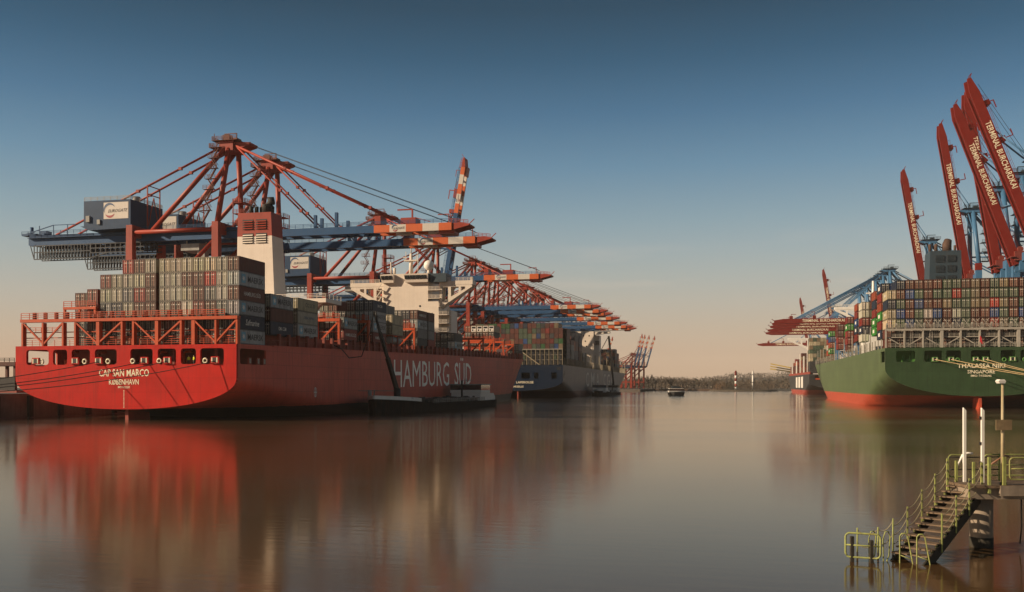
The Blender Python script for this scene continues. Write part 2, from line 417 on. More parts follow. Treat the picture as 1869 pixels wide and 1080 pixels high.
tag(mb.build("terrain", [M_hill]), kind='structure')
# low spit with a revetment in front of the lighthouses
mb = MB()
sp = []
for k in range(40):
    t = 2 * math.pi * k / 40
    sp.append((17 + 41 * math.cos(t) * (1 + .08 * math.sin(3 * t)), 1150 + 42 * math.sin(t)))
i0 = len(mb.v)
for (x, y) in sp: mb.v.append((x, y, -0.5))
for (x, y) in sp: mb.v.append((17 + (x - 17) * .93, 1150 + (y - 1150) * .9, 2.0 + random.uniform(-.3, .3)))
for k in range(40): mb.face([k, (k + 1) % 40, 40 + (k + 1) % 40, 40 + k])
mb.face(list(range(40, 80)))
tag(mb.build("spit", [M_earth]), kind='structure')
mb = MB(); mb.box(-93.2, -14, 1205, 1216, -1, 3.0)
tag(mb.build("sheet_pile_bank", paint("rusty_sheet_pile", (0.11, 0.07, 0.05), rough=0.9, var=0.4, scale=0.4, streak=0.6)), kind='structure')

# ------------------------------------------------------------------ containers
C_GREY, C_LIGHT, C_CREAM, C_WHITE = (0.24, 0.245, 0.225), (0.42, 0.385, 0.29), (0.52, 0.44, 0.29), (0.58, 0.54, 0.45)
C_BROWN, C_RED, C_BRIGHT = (0.14, 0.034, 0.018), (0.25, 0.025, 0.015), (0.42, 0.02, 0.012)
C_NAVY, C_BLUE, C_GREEN, C_TAN, C_ORANGE, C_LIME = (0.018, 0.03, 0.06), (0.018, 0.07, 0.23), (0.08, 0.12, 0.07), (0.24, 0.17, 0.095), (0.34, 0.066, 0.02), (0.04, 0.26, 0.03)
C_LINER = (0.4, 0.41, 0.4)
C_DARK = (0.05, 0.05, 0.05)
NAMES = {C_GREY: "grey", C_LIGHT: "pale grey", C_CREAM: "cream", C_WHITE: "white", C_BROWN: "brown", C_RED: "dark red", C_BRIGHT: "bright red", C_NAVY: "navy", C_BLUE: "blue", C_GREEN: "sage green", C_TAN: "tan", C_ORANGE: "orange", C_LIME: "lime green", C_DARK: "charcoal", C_LINER: "light grey"}
CW, CH = 2.40, 2.72
_cm = {}
def box_mesh(L, h=CH):
    if ('b', L, h) in _cm: return _cm['b', L, h]
    m = MB(); w = CW / 2; t = 0.14
    m.box(-w + .05, w - .05, .12, L - .06, .08, h - .06)                       # recessed skin
    for sx in (-1, 1):
        for y in (0, L - t):
            m.box(sx * w - (t if sx > 0 else 0), sx * w + (0 if sx > 0 else t), y, y + t, 0, h, 1)   # corner posts
        for z in (0, h - .13):
            m.box(sx * w - (.1 if sx > 0 else 0), sx * w + (0 if sx > 0 else .1), t, L - t, z, z + .13, 1)
    for y in (0, L - t):
        for z in (0, h - .14):
            m.box(-w + t, w - t, y, y + .1, z, z + .14, 1)
    n = int(L / .62)
    for k in range(n):                                                       # corrugation ribs
        y = .3 + (L - .6) * (k + .25) / n
        for sx in (-1, 1):
            m.box(sx * (w - .03) - .025, sx * (w - .03) + .025, y, y + .28, .14, h - .14)
    _cm['b', L, h] = m.mesh("shipping_container", [M_box, M_frame])
    return _cm['b', L, h]
def door_mesh(sx):
    if ('d', sx) in _cm: return _cm['d', sx]
    m = MB(); a, b = (0.02, CW / 2 - .15) if sx > 0 else (-CW / 2 + .15, -0.02)
    m.box(a, b, .05, .11, .16, CH - .16)
    for u in (.27, .73):
        x = a + (b - a) * u
        m.box(x - .05, x + .05, .0, .05, .12, CH - .12, 1)
        m.box(x + .055, x + .15, .03, .05, .16, CH - .16, 3)
        for z in (.5, 1.3, 2.2): m.box(x - .1, x + .1, .01, .05, z, z + .08, 1)
    x = a + (b - a) * .5
    m.box(x - .2, x + .2, .0, .05, 1.32, 1.4, 1)
    m.box(a + .1, b - .1, .035, .05, 2.0, 2.16, 2)
    m.box(a, b, .03, .05, .16, .24, 3); m.box(a, b, .03, .05, CH - .24, CH - .16, 3); m.box(min(.02 * sx, .1 * sx), max(.02 * sx, .1 * sx), .02, .05, .16, CH - .16, 3)
    _cm['d', sx] = m.mesh("door", [M_box, M_bar, M_white_mark, M_black])
    return _cm['d', sx]
def reefer_mesh():
    if 'r' in _cm: return _cm['r']
    m = MB(); m.box(-1.0, 1.0, -.02, .06, .25, 2.5); m.box(-.8, .8, -.05, -.02, 1.5, 2.3, 1); m.box(-.7, -.1, -.05, -.02, .5, 1.2, 1); m.box(.2, .8, -.05, -.02, .4, 1.0, 2)
    _cm['r'] = m.mesh("cooling_unit", [M_white, M_black, M_hardware]); return _cm['r']
N_BOX = [0]
TIER = {}
def container(ship_m, x, y, z, L, c, label, group, doors=True, logo=None, port=False, reefer=False, h=CH):
    o = link("shipping_container", box_mesh(L, h))
    o.matrix_world = ship_m @ Matrix.Translation((x, y, z))
    j = random.uniform(.6, .88)
    cc = tuple(min(1, v * j * random.uniform(.96, 1.04)) for v in c)
    o.color = (*cc, 1)
    tag(o, label, "container", group)
    if doors:
        for sx in (-1, 1):
            d = link("door", door_mesh(sx), o); d.color = (*[v * random.uniform(.9, 1.05) for v in cc], 1)
    if reefer: link("cooling_unit", reefer_mesh(), o)
    if logo:
        sx = -1 if port else 1
        X = sx * (CW / 2 + .03); xd = (0, -1 if port else 1, 0)
        kind, txt, w, hh, off, mt = logo
        if kind == 'star':
            so = off - sx * 0
            pm = MB(); pm.v += [(-.75, -.85, 0), (.75, -.85, 0), (.75, .85, 0), (-.75, .85, 0)]; pm.face([0, 1, 2, 3])
            p = decal("emblem", pm.mesh("emblem", M_star), o, (X, L * .16, h * .52), xd, (0, 0, 1))
            st = MB()
            for k in range(14):
                r = .62 if k % 2 == 0 else .28
                st.v.append((r * math.sin(2 * math.pi * k / 14), r * math.cos(2 * math.pi * k / 14), .03))
            st.face(list(range(14)))
            link("star", st.mesh("star", M_white_mark), p)
        if kind == 'patch':
            pm = MB(); pm.v += [(-w / 2, -hh / 2, 0), (w / 2, -hh / 2, 0), (w / 2, hh / 2, 0), (-w / 2, hh / 2, 0)]; pm.face([0, 1, 2, 3])
            decal("emblem", pm.mesh("emblem", mt), o, (X, L * off, h * .52), xd, (0, 0, 1))
        else: decal("lettering", text_mesh(txt, w, hh, mt, .25 if kind == 'script' else 0), o, (X, L * off, h * .52), xd, (0, 0, 1))
    N_BOX[0] += 1
    return o
LG_MAERSK = ('star', "MAERSK", 6.0, 1.15, .62, M_logo_black)
LG_HSUD = ('plain', "HAMBURG SÜD", 6.4, .95, .5, M_white_mark)
LG_SAF = ('script', "Safmarine", 5.2, 1.15, .5, M_white_mark)
LG_CMA = ('plain', "CMA CGM", 3.4, .75, .5, M_white_mark)
LG_COSCO = ('plain', "C O S C O", 4.6, .9, .6, M_logo_black)
LG_CHINA = ('plain', "CHINA SHIPPING", 5.0, .6, .55, M_logo_blue)
LG_SQ = ('patch', "", 3.6, 1.1, .5, M_white_mark)
LG_SQD = ('patch', "", 3.0, .8, .5, M_hardware)
ORD = ["first", "second", "third", "fourth", "fifth", "sixth", "seventh", "eighth", "ninth", "tenth", "eleventh", "twelfth", "thirteenth", "fourteenth", "fifteenth", "sixteenth", "seventeenth", "eighteenth"]

# ------------------------------------------------------------------ hull builder
class Hull:
    def __init__(s, L, B, deck, zb0, zc0, n=2.1, kb=(0.07, 0.0016), kc=(0.1, 0.0012), stemw=15, ew=120, ed=60, pe=(1.9, 2.6)):
        s.L, s.B, s.deck, s.zb0, s.zc0, s.n, s.kb, s.kc = L, B, deck, zb0, zc0, n, kb, kc
        s.Lw, s.ew, s.ed, s.pe = L - stemw, ew, ed, pe
    def zb(s, y): return s.zb0 - s.kb[0] * y - s.kb[1] * y * y
    def zc(s, y): return s.zc0 - s.kc[0] * y - s.kc[1] * y * y
    def hb(s, y, z):
        b = s.B; zb, zc = s.zb(y), s.zc(y)
        if z < zc:
            t = min(1.0, (zc - z) / max(.01, zc - zb)); b *= max(0, 1 - t ** s.n) ** (1 / s.n)
        w = min(1.0, max(0.0, z / s.deck(y)))
        stem = s.Lw + (s.L - s.Lw) * w ** 1.3; e = s.ew + (s.ed - s.ew) * w ** .8
        q = (stem - y) / e
        if q < 1: b *= 1 - (1 - max(0, q)) ** (s.pe[0] + (s.pe[1] - s.pe[0]) * w)
        return b
    def low(s, y):
        z = max(s.zb(y), -2.5)
        if y > s.Lw: z = max(z, min(1, (y - s.Lw) / (s.L - s.Lw)) ** (1 / 1.3) * s.deck(y))
        return z
    def loft(s, mb, ys, top, rows=16, m=0):
        base = len(mb.v)
        for y in ys:
            z0, z1 = s.low(y), top(y)
            for sd in (-1, 1):
                for j in range(rows + 1):
                    z = z0 + (z1 - z0) * (j / rows) ** 1.5
                    mb.v.append((sd * s.hb(y, z), y, z))
        R_ = rows + 1
        for k in range(len(ys) - 1):
            for sd in (0, 1):
                for j in range(rows):
                    a = base + k * 2 * R_ + sd * R_ + j; b = a + 2 * R_
                    mb.face([a, a + 1, b + 1, b], m, True)
    def deck_mesh(s, mb, ys, dz=-.02, m=0):
        i0 = len(mb.v)
        for y in ys:
            z = s.deck(y); b = s.hb(y, z)
            mb.v += [(-b, y, z + dz), (b, y, z + dz)]
        for k in range(len(ys) - 1):
            a = i0 + 2 * k; mb.face([a, a + 1, a + 3, a + 2], m)
    def transom(s):
        pts = [(-s.B, s.deck(0)), (-s.B, s.zc0)]
        for k in range(1, 40):
            t = math.pi * k / 40; u = -math.cos(t)
            pts.append((s.B * u, s.zc0 - (s.zc0 - s.zb0) * (1 - abs(u) ** s.n) ** (1 / s.n)))
        return pts + [(s.B, s.zc0), (s.B, s.deck(0))]
def ship_matrix(loc, yaw): return Matrix.Translation(loc) @ Matrix.Rotation(yaw, 4, 'Z')

def make_ship(root, H, M_side, M_stern, M_deck, wins, wz, side_open, cut=14.0, stern_y=0.0):
    """hull with a real mooring deck behind openings in the transom"""
    ys1 = [0, 2, 4, 7, 10, cut]
    ys2 = [cut + (H.L - cut) * t for t in (0, .02, .04, .06, .09, .12, .16, .2, .26, .34, .42, .5, .58, .64, .7, .75, .8, .84, .87, .9, .925, .945, .96, .975, .985, .993, .998)]
    zcut = wz[0] - .7
    m = MB(); H.loft(m, ys1, lambda y: zcut); H.loft(m, ys2, H.deck)
    m.build("hull", M_side, root)
    m = MB(); H.deck_mesh(m, [0, cut] + ys2[1:]); m.build("deck", M_deck, root)
    # upper sides round the mooring deck, with an opening each
    for sd in (-1, 1):
        m = MB()
        m.sheet([(0.02, zcut), (cut, zcut), (cut, H.deck(cut)), (0.02, H.deck(0))], [rrect(side_open[0], side_open[1], wz[0], wz[1], .5)], 'x', sd * H.B, sd * (H.B - .35))
        m.build("side_plate", M_side, root)
    m = MB(); m.sheet(H.transom(), [rrect(a, b, wz[0], wz[1], .55) for a, b in wins], 'y', -0.06, .5)
    m.build("transom", M_stern, root)
    m = MB(); m.box(-H.B + .4, H.B - .4, .5, cut - .1, wz[0] - .5, wz[0] - .15); m.build("mooring_deck", M_deck, root)
    m = MB(); m.box(-H.B + .4, H.B - .4, cut - .3, cut, wz[0] - .15, H.deck(0) - .1)
    for x in (-18, -9, 9, 18): m.box(x, x + .5, 2.5, 3.0, wz[0] - .15, H.deck(0) - .1)
    m.build("bulkhead", M_deck, root)

def fairlead(root, x, z, m_box, m_lip):
    m = MB(); m.prism([(x - .95, z), (x + .95, z), (x + .75, z + 1.3), (x - .75, z + 1.3)], 'y', -.45, -.02)
    o = m.build("fairlead", m_box, root)
    k = MB(); k.box(x - .62, x - .42, -.5, -.451, z + .18, z + 1.1); k.box(x + .42, x + .62, -.5, -.451, z + .18, z + 1.1); k.box(x - .42, x + .42, -.47, -.451, z + .18, z + 1.1, 1)
    k.build("roller", [m_lip, M_black], o)
def chock(root, x, z, mt, r=.5):
    m = MB(); m.tube([(x + r * math.cos(t), -.15, z + r * math.sin(t)) for t in [2 * math.pi * k / 14 for k in range(15)]], .16, 6, cap=False)
    m.build("ring_chock", mt, root)
def railing(m, p0, p1, h=1.1, step=2.0, r=.035, rails=3):
    a, b = Vector(p0), Vector(p1); n = max(1, int((b - a).length / step))
    for k in range(n + 1):
        p = a.lerp(b, k / n); m.bar(p, p + Vector((0, 0, h)), r * 2)
    for j in range(rails):
        z = Vector((0, 0, h * (j + 1) / rails)); m.bar(a + z, b + z, r * 2)
# ------------------------------------------------------------------ red container ship
RED_LOC, RED_YAW = (-113.1, 156.95, 0), R(-0.2)
RM = ship_matrix(RED_LOC, RED_YAW)
red = empty("container_ship", RED_LOC, RED_YAW, "red container ship with white lettering along its side and stacks of containers astern", "ship")
HR = Hull(333, 24.1, lambda y: 14.4 + .0155 * y, 2.1, 8.0, ew=140, ed=95, pe=(1.6, 1.28))
WINS = [(-21.6, -16.5), (-15.5, -12.3), (-11.3, -7.2), (-6.1, -1.3), (1.7, 6.5), (7.6, 11.5), (12.5, 15.7), (16.6, 21.5)]
make_ship(red, HR, M_red_hull, M_red_sunlit, M_red_dark, WINS, (10.7, 13.65), (1.2, 11.2))
for t, w, h, z in (("CAP SAN MARCO", 10.9, 1.4, 9.1), ("KØBENHAVN", 6.5, 1.05, 7.35), ("IMO 9622203", 2.6, .42, 6.35)):
    decal("lettering", text_mesh(t, w, h, M_name_mark, 0, .013), red, (.3, -.1, z), (1, 0, 0), (0, 0, 1))
m = MB()
for k in range(14): m.box(.2, .42, -.1, -.07, 2.4 + k * .25, 2.5 + k * .25)
tag(m.build("draught_mark", M_name_mark, red), kind="stuff")
m = MB(); m.prism([(1.2, -2.5), (1.2, 2.9), (2.2, 3.4), (7.5, 3.4), (8.5, -2.5)], 'x', -.35, .35); m.build("rudder", M_red_dark, red)
decal("lettering", text_mesh("HAMBURG", 50.7, 7.7, M_side_mark, 0, 0), red, (24.16, 107.9, 10.2), (0, 1, 0.009), (0, 0, 1))
decal("lettering", text_mesh("SÜD", 20.3, 9.5, M_side_mark), red, (24.16, 149.5, 11.45), (0, 1, 0.009), (0, 0, 1))
m = MB()
for k in range(20):
    a, b = 2 * math.pi * k / 20, 2 * math.pi * (k + 1) / 20
    m.face([len(m.v) + q for q in range(4)]); m.v += [(.75 * math.cos(a), 1.1 * math.sin(a), 0), (.75 * math.cos(b), 1.1 * math.sin(b), 0), (.6 * math.cos(b), .95 * math.sin(b), 0), (.6 * math.cos(a), .95 * math.sin(a), 0)]
for q in ((-.12, .12, -.95, .95), (-.6, .6, -.1, .1)):
    i = len(m.v); m.v += [(q[0], q[2], 0), (q[1], q[2], 0), (q[1], q[3], 0), (q[0], q[3], 0)]; m.face([i, i + 1, i + 2, i + 3])
decal("load_mark", m.mesh("load_mark", M_white_mark), red, (24.16, 33.5, 5.2), (0, 1, 0), (0, 0, 1))
for x in (-19.2, -10.3, -5.1, 4.9, 9.8, 19.8): fairlead(red, x, 10.8, M_red_sunlit, M_name_mark)
for x in (-18.0, -8.3, -3.1, 2.3, 8.0, 17.7): chock(red, x, 11.32, M_name_mark, .42)
for (x, y) in ((-13.5, 2), (-14.5, 4), (-9, 5), (-3.5, 5), (4, 6), (10, 5), (19, 5)):
    m = MB(); m.tube([(x, y, 10.4), (x, y, 12.9), (x + .5, y, 13.3), (x + 1.6, y, 13.3)], .3, 8)
    m.box(x - 2, x + 1.5, y + 1, y + 2.6, 10.5, 11.8)
    m.build("winch", M_orange_steel, red)
# starboard side opening: frames and fairleads
for y in (4.0, 7.2, 9.6):
    m = MB(); m.box(24.0, 24.35, y, y + 1.1, 10.72, 12.0); o = m.build("fairlead", M_red_dark, red)
    k = MB(); k.box(24.36, 24.4, y + .25, y + .85, 10.9, 11.8); k.build("roller", M_pale_steel, o)

# stern lashing bridge: posts, V braces, chords and rails
lb = MB().box(-23.9, 23.7, .9, 2.1, 19.15, 19.75).build("lashing_bridge", M_orange_steel, red)
PX = [-23.5, -18.8, -14.2, -11.4, -6.3, -1.0, 1.5, 6.6, 11.8, 14.4, 19.1]
for k, x in enumerate(PX + [23.5]):
    w = .7 if k in (4, 7, 9) else .38
    MB().box(x - w / 2, x + w / 2, 1.0, 2.0, 14.42, 19.04).build("post", M_orange_steel, lb)
for a, b, c_ in ((-23.2, -18.7, -14.4), (-11.2, -6.4, -1.2), (1.8, 6.5, 11.6), (14.7, 19.1, 23.3)):
    for q in (a, c_):
        MB().bar((q, 1.2, 18.9), (b, 1.2, 14.8), .3).build("brace", M_orange_steel, lb)
for z in (16.0, 17.1):
    MB().box(-23.3, 23.3, 1.9, 2.1, z, z + .18).build("rail", M_orange_steel, lb)
m = MB(); railing(m, (-23.7, .95, 19.76), (21.1, .95, 19.76), 1.2, 1.9, .05); railing(m, (-23.3, 1.5, 14.45), (23.3, 1.5, 14.45), 1.2, 1.7, .04); railing(m, (-23.3, 1.5, 17.25), (-14.4, 1.5, 17.25), .9, 1.2, .04)
m.build("handrail", M_orange_steel, lb)
x = -21
while x < 21:
    MB().box(x - .25, x + .25, 1.2, 1.8, 19.76, 21.1).build("lashing_post", M_red_dark, lb); x += 2.5
MB().box(-14.6, -7.2, 1.6, 2.2, 21.6, 22.1).build("catwalk", M_orange_steel, lb)
m = MB(); railing(m, (-14.5, 1.7, 22.1), (-7.3, 1.7, 22.1), 1.1, 1.6, .05)
for x in (-14.4, -11, -7.5): m.box(x - .2, x + .2, 1.7, 2.1, 19.76, 21.6)
m.build("handrail", M_orange_steel, lb)

# container block over the stern: columns from starboard, tiers from the top
PAL = dict(g=C_GREY, l=C_LIGHT, c=C_CREAM, w=C_WHITE, b=C_BROWN, r=C_RED, R=C_BRIGHT, n=C_NAVY, B=C_BLUE, s=C_GREEN, t=C_TAN, o=C_ORANGE, L=C_LIME, d=C_DARK, m=C_LINER)
COLS = [(22.0, "bmbmnm"), (19.6, "llwgdb"), (17.15, "cRgbng"), (14.65, "cbbrdb"), (12.2, "cblwgd"), (9.8, "clwbbd"), (7.4, "clllbd"),
        (4.3, "lbbbdn"), (1.85, "blRbgd"), (-.65, "Rlgldb"), (-3.15, "llnbd"), (-5.65, "rlgdd"), (-8.6, "rRbd"), (-11.1, "bgdd"), (-13.6, "lbnd"), (-16.1, "brdd")]
TH = 2.76
side_logo = {0: [None, LG_MAERSK, LG_HSUD, LG_MAERSK, LG_SAF, LG_MAERSK]}
for ci, (x, tiers) in enumerate(COLS):
    n = len(tiers)
    for k, ch in enumerate(tiers):
        z = 14.6 + (n - 1 - k) * TH
        y0 = 2.5 if ci < 13 else 8.5
        lg = side_logo[0][k] if ci == 0 else None
        container(RM, x, y0, z, 10.0, PAL[ch], f"{NAMES[PAL[ch]]} container over red stern, {ORD[ci]} column from the right, {ORD[k]} from top", "containers over the red ship's stern", True, lg)
def red_bay(y, L, cols, z0, name, th=TH, reefer=()):
    for ci, (x, tiers) in enumerate(cols):
        n = len(tiers)
        for k, e in enumerate(tiers):
            ch, lg = (e, None) if isinstance(e, str) else e
            container(RM, x, y, z0 + (n - 1 - k) * th, L, PAL[ch], f"{NAMES[PAL[ch]]} container {name}, {ORD[ci]} column inboard, {ORD[k]} from top", "containers along the red ship's deck", True, lg, reefer=(ci, k) in reefer)
red_bay(14.2, 10.0, [(22.3, [('m', LG_MAERSK), 'b', ('n', LG_CMA)]), (19.8, "gbd")], 16.9, "just ahead of red stern block")
red_bay(26.2, 10.0, [(22.3, [('c', LG_COSCO), ('l', LG_CHINA), ('m', LG_MAERSK)])], 17.2, "in red ship's three-high stack")
red_bay(50.5, 8.3, [(22.3, [('m', LG_MAERSK), ('r', LG_HSUD)]), (19.8, "gd"), (17.3, "db")], 17.6, "in low stack behind orange frame")
red_bay(69.0, 9.4, [(22.3, [('n', LG_CMA), ('m', LG_MAERSK), ('m', LG_MAERSK), ('r', LG_HSUD)]), (19.8, "ngdb"), (17.3, "bcgd"), (14.8, "dlb"), (12.3, "blcd"), (9.8, "lcdd")], 17.8, "in stack at tanker's crane tip")
red_bay(83.0, 8.6, [(22.3, "cc"), (19.8, "gcr")], 20.6, "above the silver tanks")
for k in range(2):      # two tank containers under the cream boxes
    t = empty("tank_container", RM @ Vector((22.3, 83.2 + 4.3 * k, 17.8)), RED_YAW, f"silver tank container on the red ship's deck edge, {['aft', 'forward'][k]} one of the pair", "container")
    m = MB(); m.tube([(0, .35, 1.35), (0, .6, 1.35), (0, 3.6, 1.35), (0, 3.85, 1.35)], [.7, 1.1, 1.1, .7], 14); m.build("tank", M_grey_steel, t)
    m = MB()
    for x in (-1.15, 1.15):
        for y in (.1, 4.0): m.bar((x, y, 0), (x, y, 2.7), .14)
        for z in (.08, 2.62): m.bar((x, .1, z), (x, 4.0, z), .14)
    for y in (.1, 4.0):
        for z in (.08, 2.62): m.bar((-1.15, y, z), (1.15, y, z), .14)
    m.build("frame", M_red_dark, t)
red_bay(104.0, 9.0, [(22.3, [('b', LG_HSUD), ('m', LG_MAERSK), 'g', 'd']), (19.8, "nrgd"), (17.3, "gndb"), (14.8, "gbdd"), (12.3, "bnd")], 18.0, "in stack below white bridge")
red_bay(114.0, 6.0, [(22.3, "bggr")], 18.0, "in short stack below white bridge")
red_bay(141.5, 9.6, [(22.3, [('d', None), ('m', LG_MAERSK)]), (19.8, "dd"), (17.3, "bd")], 18.8, "in two-high stack under bridge wing")
red_bay(214.0, 9.6, [(17.3, "cdn"), (14.8, "cbd"), (12.3, "cdg"), (9.8, "cbd"), (7.3, "ogd")], 23.2, "in cream-topped row beyond bridge", reefer=((0, 0), (1, 0), (2, 0), (3, 0)))
red_bay(246.0, 8.0, [(20.2, "gd"), (17.7, "dg")], 19.6, "in grey stack near red bow")
red_bay(255.0, 8.0, [(18.4, [('r', LG_HSUD)])], 19.6, "in single row near red bow")

def red_frame(y, x1, ztop, w=6.2):
    """orange lashing frame at the ship's side"""
    z0 = HR.deck(y)
    f = MB().box(x1 - w * 2.4, x1, y, y + 1.2, ztop - .7, ztop).build("lashing_frame", M_orange_steel, red)
    for x in (x1 - .55, x1 - w, x1 - w * 1.7): MB().box(x, x + .5, y + .1, y + 1.0, z0, ztop - .71).build("post", M_orange_steel, f)
    MB().bar((x1 - w + .3, y + .3, z0 + 1.2), (x1 - .4, y + .3, ztop - .8), .4).build("brace", M_orange_steel, f)
    m = MB(); railing(m, (x1 - w * 2.3, y + .1, ztop + .01), (x1 - .1, y + .1, ztop + .01), 1.1, 1.6, .05)
    for z in (z0 + 2.0, z0 + 4.2): m.box(x1 - w * 2.2, x1 - .6, y + .7, y + .9, z, z + .15)
    m.build("handrail", M_orange_steel, f)
    for x in (x1 - 2, x1 - 4.5): MB().box(x, x + .5, y + .3, y + .9, ztop + .01, ztop + 1.6).build("lashing_post", M_red_dark, f)
red_frame(48.2, 23.4, 22.6); red_frame(66.4, 23.4, 23.4); red_frame(101.8, 23.4, 23.6); red_frame(121, 23.2, 23.4)
red_frame(180, 23.2, 24.6); red_frame(196, 23.2, 24.8); red_frame(211.5, 23.2, 24.8); red_frame(232, 22.6, 24.6); red_frame(268, 16.4, 24.4)
# deck-edge stanchions along the starboard side
sm = {}
y = 13.0
while y < 322:
    z = HR.deck(y); x = HR.hb(y, z) - .35
    hgt = 2.5 if y < 280 else 2.0
    if hgt not in sm: sm[hgt] = MB().box(-.3, .3, -.35, .35, 0, hgt).mesh("deck_stanchion", M_red_dark)
    if y > 13: link("deck_stanchion", sm[hgt], red, (x, y, z))
    y += 4.3
def edge_strip(name, off, z0, z1, ya, yb, mt, step=8.0):
    m = MB(); y = ya
    while y < yb:
        y2 = min(yb, y + step)
        p = [(HR.hb(q, HR.deck(q)) + off, q, HR.deck(q)) for q in (y, y2)]
        m.hexa([(p[0][0] - .15, p[0][1], p[0][2] + z0), (p[0][0] + .15, p[0][1], p[0][2] + z0), (p[1][0] + .15, p[1][1], p[1][2] + z0), (p[1][0] - .15, p[1][1], p[1][2] + z0),
                (p[0][0] - .15, p[0][1], p[0][2] + z1), (p[0][0] + .15, p[0][1], p[0][2] + z1), (p[1][0] + .15, p[1][1], p[1][2] + z1), (p[1][0] - .15, p[1][1], p[1][2] + z1)])
        y = y2
    return m.build(name, mt, red)
edge_strip("hatch_coaming", -3.0, 0, 2.3, 14, 300, M_red_dark)
edge_strip("passage_rail", -.4, 1.1, 1.22, 14, 320, M_red_dark)
edge_strip("deck_edge", 0.02, -.18, .05, 14, 326, M_red_hull)
m = MB()                                                            # bulwark and mast at the bow
for k in range(9):
    ya, yb = 300 + k * 3.6, 303.6 + k * 3.6
    for sd in (-1, 1):
        a, b = sd * HR.hb(ya, HR.deck(ya)), sd * HR.hb(yb, HR.deck(yb))
        m.bar((a, ya, HR.deck(ya) + 2.2), (b, yb, HR.deck(yb) + 2.4), .25); m.bar((a, ya, HR.deck(ya)), (a, ya, HR.deck(ya) + 2.2), .25)
m.build("bow_rail", M_orange_steel, red)
m = MB(); m.tube([(0, 306, 19), (0, 306, 30)], .35); m.bar((-1.5, 306, 27), (1.5, 306, 27), .2); m.build("foremast", M_cream, red)
m = MB(); m.box(15, 18.5, 232, 235, 19, 22.5); m.build("deck_store", M_white, red)
# engine casing platform beside the funnel
ec = MB().box(-9, 10, 46, 60, 15.2, 26.4).build("engine_casing", M_cream, red)
MB().box(4, 20, 48, 57, 26.41, 27.4).build("platform", M_cream, ec)
MB().box(12, 13.8, 48.5, 55, 15.4, 26.4).build("column", M_cream, ec)
MB().prism([(13.8, 21.5), (13.8, 23.2), (18.8, 26.4), (17.2, 26.4)], 'y', 49, 50).build("bracket", M_cream, ec)
m = MB(); railing(m, (4.2, 48.1, 27.41), (19.9, 48.1, 27.41), 1.1, 2, .05); railing(m, (19.9, 48.1, 27.41), (19.9, 57, 27.41), 1.1, 2, .05); m.build("handrail", M_cream, ec)
# funnel
fx0, fx1, fy0, fy1 = -5.2, 3.9, 51.7, 57.4
fn = MB().hexa([(fx0 - .3, fy0, 26.4), (fx1 + .9, fy0, 26.4), (fx1 + .9, fy1 + .6, 26.4), (fx0 - .3, fy1 + .6, 26.4), (fx0 - .05, fy0, 43.4), (fx1 + .15, fy0, 43.4), (fx1 + .15, fy1, 43.4), (fx0 - .05, fy1, 43.4)]).build("funnel", M_cream, red)
MB().hexa([(fx0 - .05, fy0 - .0, 43.4), (fx1 + .15, fy0, 43.4), (fx1 + .15, fy1, 43.4), (fx0 - .05, fy1, 43.4), (fx0 + .05, fy0, 49.2), (fx1 - .1, fy0, 49.2), (fx1 - .1, fy1, 49.2), (fx0 + .05, fy1, 49.2)]).build("funnel_cap", M_crane_red, fn)
for xa, xb in ((fx0 + 1.4, fx0 + 4.3), (fx0 + 5.0, fx0 + 7.9)):
    for za, zb_ in ((45.0, 47.5), (41.6, 44.1)):
        m = MB(); m.box(xa, xb, fy0 - .06, fy0 - .02, za, zb_)
        m.build("louvre", M_black, fn)
        for q in range(4):
            z = za + .15 + q * (zb_ - za - .2) / 4
            m = MB(); m.hexa([(xa + .1, fy0 - .1, z + .25), (xb - .1, fy0 - .1, z + .25), (xb - .1, fy0 - .08, z + .3), (xa + .1, fy0 - .08, z + .3), (xa + .1, fy0 - .34, z), (xb - .1, fy0 - .34, z), (xb - .1, fy0 - .32, z + .05), (xa + .1, fy0 - .32, z + .05)])
            m.build("slat", M_crane_red if za > 44 else M_cream, fn)
m = MB()
for (x, y, r) in ((-2.2, 53, .55), (-1.0, 53.5, .5), (-.2, 54.5, .5)): m.tube([(x, y, 49.2), (x, y, 51.0)], r, 10)
m.tube([(1.8, 54, 49.2), (1.9, 54, 51.2), (2.3, 54.3, 52.4), (3.1, 54.8, 52.6)], [1.5, 1.5, 1.3, .9], 12)
m.build("exhaust_pipe", M_soot, fn)

# bridge house
BY = 163.0
bh = MB().box(-10, 7, BY, BY + 13, 16, 47.2).build("bridge_house", M_cream, red)
MB().box(7.001, 11, BY, BY + 13, 16, 37).build("house_wing", M_cream, bh)
for k in range(8):
    z = 20.0 + k * 3.0
    xo = 14.4 if z < 35 else 11.6
    MB().box(7.0 if z > 37 else 11.0, xo, BY - .4, BY + 4.5, z, z + .25).build("stair_landing", M_cream, bh)
    m = MB(); railing(m, (7.2 if z > 37 else 11.2, BY - .3, z + .25), (xo - .1, BY - .3, z + .25), 1.1, 1.2, .05); railing(m, (xo - .1, BY - .3, z + .25), (xo - .1, BY + 4.4, z + .25), 1.1, 1.5, .05); m.build("handrail", M_cream, bh)
m = MB(); m.box(13.4, 14.0, BY + 3.8, BY + 4.4, 16, 35); m.box(11, 14.4, BY + 4.5, BY + 12, 16, 34); m.build("stair_tower", M_cream, bh)
